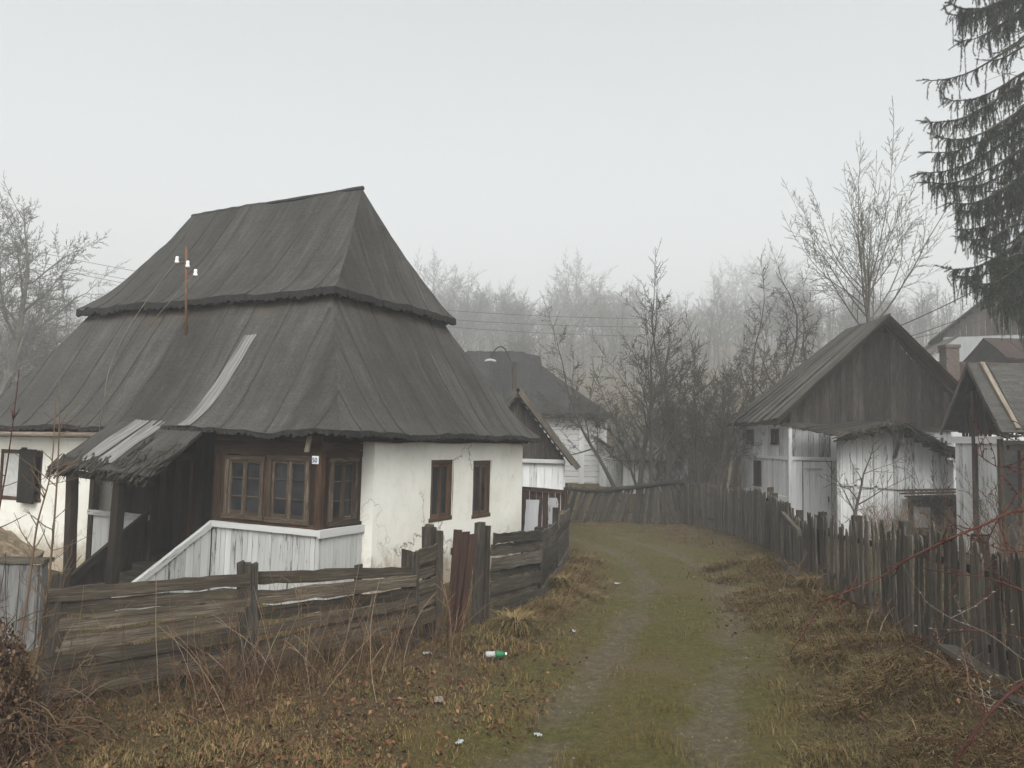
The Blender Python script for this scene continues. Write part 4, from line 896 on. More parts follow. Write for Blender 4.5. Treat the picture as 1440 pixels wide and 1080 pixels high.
# house up the slope, with its annex and chimney
random.seed(67)
bz_=hz1(27,45)
bh=thing('tall_house','pale two-storey house with a wide grey gable on the slope behind the sheds','house',(24.8,45,bz_),R(-26))
mb=MB(); Hh=9.05-bz_
wall(mb,fy,0,8,-1,Hh,[(4.2,5.2,Hh-2.2,Hh-.8)],1.0,.01); mb.quad((0,0,-1),(0,8,-1),(0,8,Hh),(0,0,Hh)); mb.quad((8,0,-1),(8,8,-1),(8,8,Hh),(8,0,Hh)); mb.quad((0,8,-1),(8,8,-1),(8,8,Hh),(0,8,Hh)); mb.build('wall',M['faded_board'],bh)
mb=MB(); g_=MB(); g_.quad((4.2,.1,Hh-2.2),(5.2,.1,Hh-2.2),(5.2,.1,Hh-.8),(4.2,.1,Hh-.8)); wf=MB(); wf.box((4.2,-.02,Hh-2.2),(4.27,.05,Hh-.8)); wf.box((5.13,-.02,Hh-2.2),(5.2,.05,Hh-.8)); wf.box((4.67,-.02,Hh-2.2),(4.73,.05,Hh-.8)); wf=wf.build('window',M['brown_wood'],bh); g_.build('pane',M['glass'],wf)
mb=MB(); boards(mb,fy,-.4,8.4,Hh,lambda u:Hh+3.6-abs(u-4)*.86,.3,.03,.01); mb.build('gable',M['gable_wood'],bh)
for s in (-1,1):
    mb=MB(); pitch(mb,(4,-.5,Hh+3.8),(4,8.4,Hh+3.8),(4+s*4.7,-.5,Hh-.25),(4+s*4.7,8.4,Hh-.25),.6,.06); mb.build('roof',M['roof_board'],bh)
an=thing('annex','low dark-roofed annex with a brick chimney under the tall gable','outbuilding',(16.6,30.2,hz1(16.6,30.2)))
az0=hz1(16.6,30.2)
mb=MB(); boards(mb,fy,-.6,6,-.5,5.0-az0,.25,.03); mb.quad((-.6,4,-.5),(6,4,-.5),(6,4,5-az0),(-.6,4,5-az0)); mb.quad((-.6,0,-.5),(-.6,4,-.5),(-.6,4,5-az0),(-.6,0,5-az0)); mb.build('wall',M['barn_board'],an)
mb=MB(); pitch(mb,(-1.2,2.2,6.2-az0),(6,2.2,6.2-az0),(-1.2,-.4,4.9-az0),(6,-.4,4.9-az0),.4,.04); mb.build('roof',M['rust_board'],an)
mb=MB(); pitch(mb,(-1.2,2.2,6.2-az0),(6,2.2,6.2-az0),(-1.2,4.4,4.9-az0),(6,4.4,4.9-az0),.4,.04); mb.build('roof',M['rust_board'],an)
mb=MB(); mb.box((.0,-.25,4.2-az0),(.5,.25,6.6-az0)); mb.box((-.04,-.29,6.5-az0),(.54,.29,6.62-az0)); mb.build('chimney',M['brick'],an)
an2=thing('outhouse','small dark outhouse roof stepped against the tall house wall','outbuilding',(23.0,44,bz_))
mb=MB(); boards(mb,fy,0,1.9,-.5,8.0-bz_,.25,.03); mb.quad((0,2,-.5),(1.9,2,-.5),(1.9,2,8-bz_),(0,2,8-bz_)); mb.build('wall',M['barn_board'],an2)
mb=MB(); pitch(mb,(1.9,-.4,8.9-bz_),(1.9,2.4,8.9-bz_),(-.5,-.4,7.4-bz_),(-.5,2.4,7.4-bz_),.4,.05); mb.build('roof',M['roof_board'],an2)
a=D(1383,476,38);b=D(1465,474,38); rb=hz1(a.x,38)
rs2=thing('rusty_roofed_shed','small shed with a rusty red-brown roof below the tall house gable','shed',(a.x,38,rb)); W_=b.x-a.x
mb=MB(); pitch(mb,(0,0,a.z-rb),(W_,0,a.z-rb),(-.1,-1.9,a.z-rb-1.15),(W_,-1.9,a.z-rb-1.15),.35,.03); mb.build('roof',M['rust_board'],rs2)
mb=MB(); pitch(mb,(0,0,a.z-rb),(W_,0,a.z-rb),(-.1,1.9,a.z-rb-1.15),(W_,1.9,a.z-rb-1.15),.35,.03); mb.build('roof',M['rust_board'],rs2)
mb=MB(); boards(mb,lambda u,z,d:(u,-1.6-d,z),.1,W_-.1,-.4,a.z-rb-1.05,.25,.03); boards(mb,lambda u,z,d:(.1-d,u,z),-1.6,1.6,-.4,a.z-rb-1.1,.25,.03); mb.build('wall',M['dark_wood'],rs2)
# poles leaning by the barn
random.seed(71)
lb=thing('leaning_poles','pale poles and boards leaning together at the far corner of the barn','poles',(7.6,28.2,hz1(7.6,28.2)))
for k in range(6):
    mb=MB(); x=-.8+.24*k; mb.plank((x,random.uniform(-.4,0),-.1),(x+.55+random.uniform(-.1,.1),.5,2.3+random.uniform(-.5,.3)),X3,Y3,random.uniform(.07,.14),.06,5,.006); mb.build('pole',M['pale_wood'] if k%2 else M['frame_wood'],lb)
# low whitewashed cellar and plank box at the left edge
random.seed(73)
ce=thing('cellar','low whitewashed cellar with a mossy sloping stone roof at the left edge','cellar',(-7.13,9.6,0))
mb=MB(); wall(mb,fy,0,1.05,-.1,1.02,[],.2,.03); wall(mb,lambda u,z,d:(1.05+d,u,z),0,.5,-.1,1.02,[],.25,.03); mb.build('wall',M['plaster'],ce)
mb=MB(); NN=22; g1=[]
for j in range(NN+1):
    row=[]
    for i in range(NN+1):
        x=-.2+1.4*i/NN; y=-.2+.8*j/NN; z=1.02+.80*(1-i/NN)+.07*ns(x*4,y*4)+.03*ns(x*11,y*11); row.append(mb.vert((x,y,z)))
    g1.append(row)
for j in range(NN):
    for i in range(NN): mb.f.append((g1[j][i],g1[j][i+1],g1[j+1][i+1],g1[j+1][i]))
low=[mb.vert((-.2+1.4*i/NN,-.17+.03*ns(i,1),.98+.62*(1-i/NN)+.05*ns(i*.8,3))) for i in range(NN+1)]
for i in range(NN): mb.f.append((g1[0][i],low[i],low[i+1],g1[0][i+1]))
lowr=[mb.vert((1.17+.03*ns(j,4),-.2+.8*j/NN,.94+.04*ns(j*.7,8))) for j in range(NN+1)]
for j in range(NN): mb.f.append((g1[j][NN],lowr[j],lowr[j+1],g1[j+1][NN]))
mb.build('stone_roof',M['stone'],ce)
pb=thing('plank_box','grey upright plank box with a rough lid beside the whitewashed cellar','box',(-5.98,9.35,0))
mb=MB(); boards(mb,fy,.0,.50,-.05,1.03,.16,.025); boards(mb,lambda u,z,d:(.5+d,u,z),.02,.16,-.05,1.03,.16,.025); boards(mb,lambda u,z,d:(-d,u,z),.02,.16,-.05,1.03,.16,.025); mb.build('sides',M['grey_board'],pb)
mb=MB(); 
for k in range(3): mb.plank((-.05,.0+.075*k,1.07),(.56,.0+.075*k,1.07),Y3,Z3,.074,.05,4,.006)
mb.build('lid',M['grey_wood'],pb)
# ------------------------------------------------------------------ trees
def grow(trunk,crown,rng,p,d,L,r,lev,maxlev,o):
    "one limb and everything that grows on it; the first level goes to the trunk mesh"
    n=max(3,int(L/o['seg'])) if lev<2 else max(2,min(5,int(L/o['seg'])))
    pts=[p];rad=[r];q=p.copy();dd=d.copy(); tip=r*o['taper'] if lev<maxlev else o['rmin']*.7
    for k in range(n):
        dd=(dd+V((rng.gauss(0,1),rng.gauss(0,1),rng.gauss(0,1)))*o['wob']*(1 if lev else .45)+Z3*o['up'][min(lev,len(o['up'])-1)]).normalized()
        q=q+dd*(L/n); pts.append(q); rad.append(max(o['rmin'],lerp(r,tip,(k+1)/n)))
    (trunk if lev==0 else crown).tube(pts,rad,8 if lev==0 else (5 if lev==1 else 3),rng.random())
    if lev>=maxlev: return
    ch=o['n'][min(lev,len(o['n'])-1)]; st=o['start'] if lev==0 else .18
    for i in range(ch):
        t=st+(1-st)*(i+rng.random())/ch; f=t*n; j=min(int(f),n-1); b=pts[j].lerp(pts[j+1],f-j); ax=(pts[j+1]-pts[j]).normalized()
        perp=ax.orthogonal().normalized(); perp=Matrix.Rotation(rng.random()*6.283 if lev else i*2.4+rng.gauss(0,.3),3,ax)@perp
        a=R(rng.gauss(o['ang'][min(lev,len(o['ang'])-1)],8)); nd=(ax*math.cos(a)+perp*math.sin(a)).normalized()
        if 'lean' in o: nd=(nd+o['lean']*.15).normalized()
        l=L*o['len'][min(lev,len(o['len'])-1)]*rng.uniform(.65,1.15)*(1.0-.45*t if lev==0 else 1.1-.6*t)
        rr=max(o['rmin'],lerp(r,tip,t)*o['rr']); grow(trunk,crown,rng,b,nd,l,rr,lev+1,maxlev,o)
    if lev>0 or o.get('leader',True):
        grow(trunk,crown,rng,pts[-1],dd,L*o.get('ll',.5)*rng.uniform(.7,1.1),rad[-1],max(lev+1,1),maxlev,o)
BASE=dict(seg=.45,taper=.35,rmin=.006,wob=.13,up=[.02,.05,.04,.02],n=[9,7,6,4],start=.3,ang=[45,42,45,45],len=[.55,.5,.5,.5],rr=.55)
def tree(name,label,loc,H,stems,seed,m='bark',cat='tree',group=None,levels=4,r0=None,stub=1.0,**kw):
    o=dict(BASE); o.update(kw); rng=random.Random(seed); root=thing(name,label,cat,(loc[0],loc[1],hz1(loc[0],loc[1])-.05),0,group)
    T=MB();C_=MB()
    for k in range(stems):
        a=k*6.28/max(1,stems)+rng.random(); sp=0 if stems==1 else rng.uniform(.12,.38)
        d=V((math.cos(a)*sp,math.sin(a)*sp,1))+o.get('tilt',V((0,0,0)))
        off_=V((math.cos(a),math.sin(a),0))*(0 if stems==1 else .18); h=H*rng.uniform(.8,1.05) if k else H
        grow(T,C_,rng,off_,d.normalized(),h*.62,(r0 or H*.016)*(1 if k==0 else .75),0,levels,o)
    T.build('trunk',M[m],root,True); C_.build('crown',M[m],root); return root
# orchard beyond the bend
tree('bare_tree','tall gnarled leafless orchard tree left of the lane end with an upright crown tip',(5.2,27.6),8.6,2,3,tilt=V((-.05,0,0)),ang=[38,40,45],up=[.02,.07,.05,.02],rmin=.007,r0=.13,levels=4,n=[10,7,6,4])
tree('bare_tree','leafless orchard tree with a broad crown leaning left over the low shed',(4.5,29.2),7.6,2,8,tilt=V((-.28,0,0)),start=.5,ang=[48,44,45],rmin=.007,r0=.12,levels=4)
tree('bare_tree','many-stemmed bare plum tree directly behind the corner of the picket fence',(6.9,28),6.9,4,12,ang=[30,36,40],rmin=.007,r0=.08,levels=4,n=[8,6,5,4],up=[.03,.06,.04])
tree('bare_tree','spreading leafless fruit tree standing free behind the left end of the barn roof',(9.0,31),9.6,1,17,ang=[52,48,46],rmin=.007,r0=.14,levels=4,start=.25,wob=.18)
tree('bare_tree','dense twiggy leafless tree whose crown shows just above the barn ridge',(11.4,33.5),9.6,2,22,ang=[50,46,46],rmin=.008,r0=.12,levels=4,start=.25,wob=.17,tilt=V((-.1,0,0)))
tree('bare_tree','slim dark bare tree standing before the low shed',(5.3,30.6),5.4,2,27,ang=[34,40,42],rmin=.007,r0=.09,levels=4)
tree('bare_tree','thin young bare tree rising between the plum tree and the barn',(8.1,30.2),6.2,2,31,ang=[28,34,40],rmin=.007,r0=.07,levels=4)
tree('tall_bare_tree','tall slender bare tree with fanned upright limbs rising behind the barn ridge',(14.25,31),14.4,1,36,m='bark_pale',ang=[44,34,40,42],up=[.0,.065,.05,.03],rmin=.0075,r0=.17,levels=4,n=[17,9,5,3],start=.74,ll=.38,len=[.92,.36,.45,.4],wob=.06,taper=.25)
# big tree at the left edge
tree('big_bare_tree','broad pale grey bare tree at the left edge beyond the cottage roof',(-32.5,49),16.0,2,41,m='bark_pale',ang=[54,44,42,42],up=[.02,.05,.03,.02],rmin=.012,r0=.34,levels=5,n=[14,8,6,4,3],start=.14,len=[.80,.52,.5,.5],wob=.12)
# little tree inside the yard, before the barn
tree('small_bare_tree','small forked bare tree with crooked limbs before the white barn door',(7.25,17.0),3.1,1,52,ang=[48,50,45],up=[.0,.03,.03],rmin=.005,r0=.055,levels=3,n=[6,4,3],start=.35,len=[.85,.5,.5],wob=.13,seg=.25)
tree('yard_shrub','thin twiggy shrub before the hutch between the two sheds',(10.9,19.6),2.4,6,57,ang=[26,32,36],rmin=.004,r0=.018,levels=3,n=[6,5,3],start=.2,len=[.5,.5,.5],seg=.25,cat='shrub')
tree('yard_shrub','straggling leafless shrub before the battened shed wall',(10.0,15.6),3.0,4,61,ang=[26,32,36],rmin=.004,r0=.02,levels=3,n=[7,5,3],start=.2,len=[.5,.5,.5],seg=.25,cat='shrub')
# saplings in front of the cottage
def sapling(label,pts,r,seed,m='bark_tan',ntw=14,tw=.5):
    rng=random.Random(seed); b=pts[0]; t=thing('sapling',label,'sapling',b); mb=MB(); P=catmull([p-b for p in pts],8); n=len(P)
    mb.tube(P,[lerp(r,.004,k/(n-1)) for k in range(n)],6); mb.build('stem',M[m],t,True); mb=MB()
    for k in range(ntw):
        q=rng.uniform(.12,.95); i=int(q*(n-1)); d=V((rng.gauss(0,1),rng.gauss(0,.7),rng.uniform(.35,1.1))).normalized(); l=tw*rng.uniform(.4,1.2)*(1.1-q*.7); p=P[i]
        a=[p]; 
        for s in range(4): d=(d+V((rng.gauss(0,.12),rng.gauss(0,.12),.06))).normalized(); a.append(a[-1]+d*l/4)
        mb.tube(a,[.006,.005,.004,.003,.002],4)
        for s in (1,2,3):
            if rng.random()<.5: e=(d+V((rng.gauss(0,.6),rng.gauss(0,.6),.2))).normalized(); mb.tube([a[s],a[s]+e*l*.3],[.003,.0015],3)
    mb.build('twigs',M[m],t)
def gpt(u,v):
    p=EYE.copy(); d=CM@V(((u-720)/F,-(v-540)/F,-1)); k=(0-p.z)/d.z; q=p+d*k; q.z=hz1(q.x,q.y); return q
sapling('tall thin sapling with reddish bark standing before the canopy post',[D(45,960,7.9),D(62,870,7.9),D(74,760,7.9),D(82,640,7.9),D(84,535,7.9)],.017,3,'bark_tan',22,.75)
sapling('slim leaning sapling crossing the shuttered window at the far left',[D(20,950,7.6),D(40,830,7.6),D(52,740,7.6),D(72,660,7.6),D(78,560,7.6)],.013,5,'bark_tan',16,.55)
sapling('thin red whip of a sapling bending up past the left end of the eave',[D(-25,900,7.2),D(-8,760,7.2),D(12,640,7.2),D(27,520,7.2)],.010,7,'bark_red',10,.4)
# fog-dimmed trees far up the slope: six grown once, then copied
random.seed(83)
far_o=dict(seg=1.4,rmin=.024,wob=.15)
protos=[]
FG='leafless trees fading into the fog'
FL='tall leafless tree fading into the fog on the far slope'
def far_tree(u,vtop,y,k):
    x=D(u,540,y).x; zb=hz1(x,y); H=D(u,vtop,y).z-zb; return x,y,zb,H
fx_=[(600,358,202),(640,372,222),(655,385,189),(700,405,202),(735,412,229),(770,420,202),(803,357,202),(835,400,236),(560,380,256),(1040,352,256),(1075,350,263),(1105,362,256),(1020,372,270),(1130,380,249),(870,420,216),(905,430,229),(960,425,243),(985,410,256),(680,420,243),(1180,400,256),(1250,415,229),(1300,420,243),(20,420,202),(-40,400,216),(90,430,229),(620,420,162),(720,440,148),(830,440,155)]
for k in range(6):
    o=dict(far_o); o.update(dict(ang=[[52,46,44],[36,40,42],[60,50,46],[48,46,44],[34,38,42],[56,48,46]][k],up=[.0,.05,.03,.01],n=[13,8,6,3],start=.22,len=[.72,.55,.5,.45]))
    protos.append(tree('misty_tree',FL,(0,300),20,1 if k%2 else 2,100+k,m='bark',group=FG,levels=4,r0=.26,**o))
cnt=[0]
def plant(x,y,zb,H,k,label,group,name):
    p=protos[k%6]; c=p.copy(); COL.objects.link(c); c.name=name; c.location=(x,y,zb-.1); s=H/20; c.scale=(s*random.uniform(.9,1.2),s*random.uniform(.9,1.2),s); c.rotation_euler=(0,0,random.random()*6.28); c['label']=label; c['group']=group
    for ch in p.children: d=ch.copy(); COL.objects.link(d); d.parent=c
for i,(u,v,y) in enumerate(fx_):
    y=min(y,250); x,y,zb,H=far_tree(u,v,y,i); plant(x,y,zb,H*1.06,i,FL,FG,'misty_tree')
MG='grey bare trees crowding the slope behind the log house'; ML='grey bare tree in the crowd on the slope behind the log house and barn'
for i in range(44):
    y=random.uniform(95,215); u=random.uniform(560,1330); x=D(u,540,y).x; zb=hz1(x,y); H=random.uniform(7,11)*(1.1 if y<130 else 1.6)
    if abs(x-27)<7 and y<60: continue
    plant(x,y,zb,H,i,ML,MG,'misty_tree')
for i in range(10):
    y=random.uniform(45,90); u=random.uniform(-60,130); x=D(u,540,y).x; plant(x,y,hz1(x,y),random.uniform(5,9),i,'low grey bare tree behind the big bare tree at the left edge','bare trees behind the left edge','misty_tree')
for p in protos:
    for ch in list(p.children): bpy.data.objects.remove(ch)
    bpy.data.objects.remove(p)
# undergrowth between the trunks: one twiggy mass
def thicket(name,label_kind,areas,m,seed,rm=.004):
    rng=random.Random(seed); mb=MB()
    for (x0,x1,y0,y1,n,h) in areas:
        for k in range(n):
            x=rng.uniform(x0,x1);y=rng.uniform(y0,y1); p=V((x,y,hz1(x,y))); d=V((rng.gauss(0,.35),rng.gauss(0,.35),1)).normalized(); l=h*rng.uniform(.5,1.2); pts=[p]
            for s in range(4): d=(d+V((rng.gauss(0,.16),rng.gauss(0,.16),-.02))).normalized(); pts.append(pts[-1]+d*l/4)
            mb.tube(pts,[rm*2,rm*1.7,rm*1.3,rm,rm*.6],3)
            for s in (1,2,3):
                for _ in range(2): e=(d+V((rng.gauss(0,.7),rng.gauss(0,.7),.1))).normalized(); q=pts[s].lerp(pts[s+1],rng.random()); mb.tube([q,q+e*l*.17+Z3*.01,q+e*l*.32],[rm,rm*.8,rm*.5],3)
    o=mb.build(name,M[m]); o['kind']='stuff'; return o
thicket('undergrowth',None,[(5.6,8.2,27.5,32,220,1.9),(6.5,13,33,42,330,2.5),(-2,14,44,60,450,3.0),(13,24,34,44,200,3.0)],'bark',7,.006)
thicket('yard_twigs',None,[(8.8,12.2,19.2,20.4,200,1.1),(9,13,14.2,16.2,200,1.3)],'bark_tan',9,.0035)
def woods():
    rng=random.Random(3); mb=MB()
    for k in range(900):
        y=rng.uniform(110,262); x=D(rng.uniform(540,1420),540,y).x if k>110 else D(rng.uniform(-120,150),540,y).x
        p=V((x,y,hz1(x,y)-.2)); h=rng.uniform(5,10)*(.6+.0036*y)*(.85+.75*ns(x*.028,y*.012,4)); d=V((rng.gauss(0,.06),rng.gauss(0,.06),1)).normalized(); pts=[p]
        for s in range(4): d=(d+V((rng.gauss(0,.06),rng.gauss(0,.06),0))).normalized(); pts.append(pts[-1]+d*h/4)
        mb.tube(pts,[.16,.12,.09,.06,.03],4)
        for q in range(16):
            f=rng.uniform(.8,4); i=min(int(f),3); b=pts[i].lerp(pts[i+1],f-i); e=V((rng.gauss(0,1),rng.gauss(0,1),rng.uniform(.3,1.4))).normalized(); l=h*rng.uniform(.10,.28)*(1.25-f/5); c=b+e*l*.5; t_=b+(e+Z3*.2)*l; mb.tube([b,c,t_],[.05,.038,.02],3)
            for _ in range(4): g_=(e+V((rng.gauss(0,.7),rng.gauss(0,.7),.2))).normalized(); u_=c.lerp(t_,rng.random()); mb.tube([u_,u_+g_*l*.45],[.026,.015],3)
    o=mb.build('distant_woods',M['bark']); o['kind']='stuff'
woods()
# ------------------------------------------------------------------ spruce
def spruce():
    rng=random.Random(91); nr=np.random.RandomState(91); bx,by=13.55,19.4; zb=hz1(bx,by); root=thing('spruce','tall dark spruce with drooping fringed boughs reaching in from the upper right','tree',(bx,by,zb))
    H=20.; T=MB(); T.tube([(0,0,H*k/12) for k in range(13)],[.30*(1-k/13)+.02 for k in range(13)],9); T.build('trunk',M['bark'],root,True)
    B=MB(); seg=[]
    BO=[]
    for (u,v) in ((1333,4),(1330,20),(1350,58),(1385,85),(1298,112),(1330,140),(1297,170),(1315,192),(1301,213),(1293,243),(1300,256),(1345,262),(1330,285),(1344,298),(1341,322),(1352,334),(1329,377),(1345,388),(1388,360),(1375,405),(1395,430),(1362,398),(1410,418),(1428,440),(1445,452),(1420,395),(1440,420)):
        tip=D(u,v,by+rng.uniform(-1.3,.9))-V((bx,by,zb)); L=math.hypot(tip.x,tip.y); BO.append((V((0,0,tip.z+.42*L+rng.uniform(-.1,.2))),tip))
    z=6.4
    while z<17:
        for k in range(3 if z<11 else 2):
            az=rng.uniform(-1.5,1.5); rel=1-(z-3)/17.; L=(1.2+2.6*rel)*rng.uniform(.7,1.1); BO.append((V((0,0,z)),V((math.cos(az)*L,math.sin(az)*L,z-.40*L))))
        az=rng.uniform(1.6,2.5)*rng.choice((1,1,-1)); L=rng.uniform(1.0,1.9); BO.append((V((0,0,z)),V((math.cos(az)*L,math.sin(az)*L,z-.42*L)))); z+=rng.uniform(.4,.6)
    for a_,e_ in BO:
            n=12; L=(e_-a_).length; hd=V((e_.x,e_.y,0)).normalized(); pts=[a_.lerp(e_,s/n)+Z3*(-.10*L*math.sin(math.pi*(s/n)**1.6))+V((rng.gauss(0,.025),rng.gauss(0,.025),0)) for s in range(n+1)]; bare=12.7<a_.z<14.0
            B.tube(pts,[lerp(.045,.007,i/n) for i in range(n+1)],5)
            side=V((-hd.y,hd.x,0))
            ntw=int(L*(9 if bare else 27))
            for q in range(ntw):
                f=rng.uniform(.18 if not bare else .45,1.0); i=min(int(f*n),n-1); b=pts[i].lerp(pts[i+1],f*n-i); ax=(pts[i+1]-pts[i]).normalized()
                out=(ax*rng.uniform(.3,.9)+side*rng.uniform(-1,1)+Z3*rng.uniform(-.5,.2)).normalized(); l=rng.uniform(.22,.62)*(1.15-f*.7); sp=[b]; dd=out
                for s in range(4): dd=(dd-Z3*.42*(1 if f<.93 else .0)+V((rng.gauss(0,.08),rng.gauss(0,.08),0))).normalized(); sp.append(sp[-1]+dd*l/4)
                B.tube(sp,[.008,.006,.005,.004,.003],3)
                for s in range(4): seg.append((*sp[s],*sp[s+1]))
                if rng.random()<.7 and f<.92:        # hanging fringe
                    for _ in range(rng.randint(1,2)):
                        c=sp[rng.randint(1,4)]; hl=.12+.6*rng.random()**1.7; e=c+V((rng.gauss(0,.05),rng.gauss(0,.05),-hl)); seg.append((*c,*e)); B.tube([c,e],[.004,.002],3)
            for s in range(3 if not bare else 7,n): seg.append((*pts[s],*pts[s+1]))
            for _ in range(3): c=a_.lerp(e_,rng.uniform(.1,.5)); d=(hd*.6+V((rng.gauss(0,.5),rng.gauss(0,.5),rng.gauss(.05,.3)))).normalized(); B.tube([c,c+d*.4,c+d*.8-Z3*.06],[.010,.007,.003],3)
    B.build('boughs',M['bark'],root)
    sg=np.array(seg); ln_=np.linalg.norm(sg[:,3:]-sg[:,:3],axis=1); per=np.clip((ln_*230).astype(int),6,110)
    ix=np.repeat(np.arange(len(sg)),per); a=sg[ix,:3]; d=sg[ix,3:]-a; t=nr.rand(len(ix),1); c=a+d*t
    dn=d/np.maximum(np.linalg.norm(d,axis=1,keepdims=True),1e-6); rv=nr.randn(len(ix),3); rv-=dn*(rv*dn).sum(1,keepdims=True); rv/=np.linalg.norm(rv,axis=1,keepdims=True)
    nd=dn*.75+rv*.7; nd/=np.linalg.norm(nd,axis=1,keepdims=True); w_=np.cross(nd,dn); w_/=np.maximum(np.linalg.norm(w_,axis=1,keepdims=True),1e-6)
    l=nr.uniform(.035,.085,(len(ix),1)); v=np.stack([c-w_*.007,c+w_*.007,c+nd*l],1)
    np_mesh('needles',v,[(0,1,2)],3,M['spruce'],nr.rand(len(ix)),root)
spruce()
# ------------------------------------------------------------------ overhead wires
def wire(label,a,b,sag,r,group):
    a=V(a);b=V(b); mb=MB(); mb.tube([a.lerp(b,k/24)-Z3*sag*4*(k/24)*(1-k/24) for k in range(25)],[r]*25,4); o=mb.build('power_wire',M['iron']); tag(o,label,'wire',group)
for i,(v0,v1,nm) in enumerate(((362,424,'uppermost'),(376,436,'second'),(381,449,'third'))):
    wire(f'thin overhead wire crossing the fog behind the cottage, {nm} of its three',D(60,v0-6,62),D(905,v1+24,62),1.2,.022,'overhead wires behind the cottage')
wire('dark overhead wire rising steeply from the barn ridge to the spruce',D(1150,500,34),D(1475,352,24),.3,.018,'wires beside the barn')
wire('lower overhead wire running under the steep one beside the barn',D(1150,505,36),D(1475,392,28),.4,.014,'wires beside the barn')
wire('faint overhead wire lowest of those between barn and tall house',D(1160,495,40),D(1475,418,34),.4,.014,'wires beside the barn')
# ------------------------------------------------------------------ ground cover
nr=np.random.RandomState(5)
def scatter(N,y0,y1,spread=.74,pw=1.0):
    u=nr.rand(N); a,b=y0**-pw,y1**-pw; y=(a-u*(a-b))**(-1/pw); x=(nr.rand(N)*2-1)*spread*y; return x,y
def pn(x,y,f,s=0): return .5+.25*(np.sin(x*f+1.3*np.sin(y*f*.7+s)+s)+np.sin(y*f*1.13+1.7*np.sin(x*f*.63+2*s)+1.9*s))
def in_cot(x,y):
    dx=x+2.258;dy=y-12.5;c,s_=math.cos(-HA),math.sin(-HA); lx=c*dx-s_*dy; ly=s_*dx+c*dy
    return (lx<.05)&(lx>-9.1)&(ly>-.9)&(ly<5.5)
def blades(name,x,y,h,wd,lean,m,rnd,az=None,segs=2,zoff=-.005):
    n=len(x); z=hgt(x,y)+zoff; az=nr.rand(n)*6.283 if az is None else az; d=np.stack([np.cos(az),np.sin(az),np.zeros(n)],1); sd=np.stack([-d[:,1],d[:,0],d[:,2]],1)
    b=np.stack([x,y,z],1); L=lean[:,None]; h=h[:,None]; w_=wd[:,None]
    if segs==1:
        tip=b+d*h*np.sin(L)+np.array([0,0,1])*h*np.cos(L); v=np.stack([b-sd*w_*.5,b+sd*w_*.5,tip],1); o=np_mesh(name,v,[(0,1,2)],3,M[m],rnd)
    else:
        m1=b+d*h*.5*np.sin(L*.55)+np.array([0,0,1])*h*.5*np.cos(L*.55); tip=m1+d*h*.5*np.sin(L*1.35)+np.array([0,0,1])*h*.5*np.cos(L*1.35)
        v=np.stack([b-sd*w_*.5,b+sd*w_*.5,m1-sd*w_*.38,m1+sd*w_*.38,tip],1); o=np_mesh(name,v,[(0,1,3,2),(2,3,4)],5,M[m],rnd)
    o['kind']='stuff'; return o
x,y=scatter(330000,4.6,27,pw=.9); off=lane_off(x,y); rutm=np.exp(-((np.abs(off)-.70)/.27)**2)
keep=(np.abs(off)<2.3)&(nr.rand(len(x))>rutm*(.55+.5*pn(x,y,2.3,1)))&(nr.rand(len(x))<1.15-sm(1.4,2.3,np.abs(off)))
x,y,off=x[keep],y[keep],off[keep]; cl=pn(x,y,5.1,.4); n=len(x)
blades('lane_grass',x,y,(.016+.075*nr.rand(n)**1.6*(.25+cl**2*1.3))*(1+.012*y),.0035+.00045*y+.003*nr.rand(n),np.abs(nr.randn(n))*.55+.25,'lane_grass',np.clip(nr.rand(n)*.75+.35*(pn(x,y,1.3,2)-.5)+.1,0,1),None,1)
x,y=scatter(230000,4.6,30,pw=.9); off=lane_off(x,y)
keep=(np.abs(off)>1.15)&(nr.rand(len(x))<sm(1.0,2.2,np.abs(off))*.9+.1)&~in_cot(x,y); x,y,off=x[keep],y[keep],off[keep]; n=len(x)
cl=pn(x,y,2.6,.9)*pn(x,y,6.3,3.1); leftf=(x<.6)&(y<9.5)
h=(.035+.34*cl*nr.rand(n))*np.where(leftf,.62,1)*(.75+.5*nr.rand(n)); bank=(x>np.interp(y,rfy,rfx)-2.2)&(y<24)
az=np.where(bank,nr.randn(n)*.7+math.pi*1.05,nr.rand(n)*6.283)
blades('dry_grass',x,y,h,.004+.0004*y+.003*nr.rand(n),np.abs(nr.randn(n))*.35+.75,'dry_grass',np.clip(nr.rand(n)*.8+.3*(cl-.3),0,1),az)
# pale straw clumps combed down the banks
rr_=np.random.RandomState(12); cx=[];cy=[];ca=[];ch=[]
for k in range(95):
    y0=4.9+rr_.rand()*12; e=float(np.interp(y0,rfy,rfx)); x0=e-.25-1.25*rr_.rand(); az0=math.pi*1.08
    if k>70: y0=11.2+rr_.rand()*6; x0=float(np.interp(y0,[9.97,12.5,14.9,18.1],[-.6,.46,.87,1.3]))+.2+.5*rr_.rand(); az0=-.3
    n=190; cx.append(x0+rr_.randn(n)*.16); cy.append(y0+rr_.randn(n)*.16); ca.append(az0+rr_.randn(n)*.45); ch.append((.14+.22*rr_.rand())*(.5+.7*rr_.rand(n)))
cx=np.concatenate(cx);cy=np.concatenate(cy);ca=np.concatenate(ca);ch=np.concatenate(ch); n=len(cx)
M['straw']=m_blade('straw',[(0,(.075,.047,.018)),(.4,(.15,.098,.038)),(.75,(.23,.16,.07)),(1,(.32,.24,.12))])
blades('dry_grass',cx,cy,ch,.004+.0004*cy,.9+.3*np.abs(rr_.randn(n)),'straw',rr_.rand(n),ca)
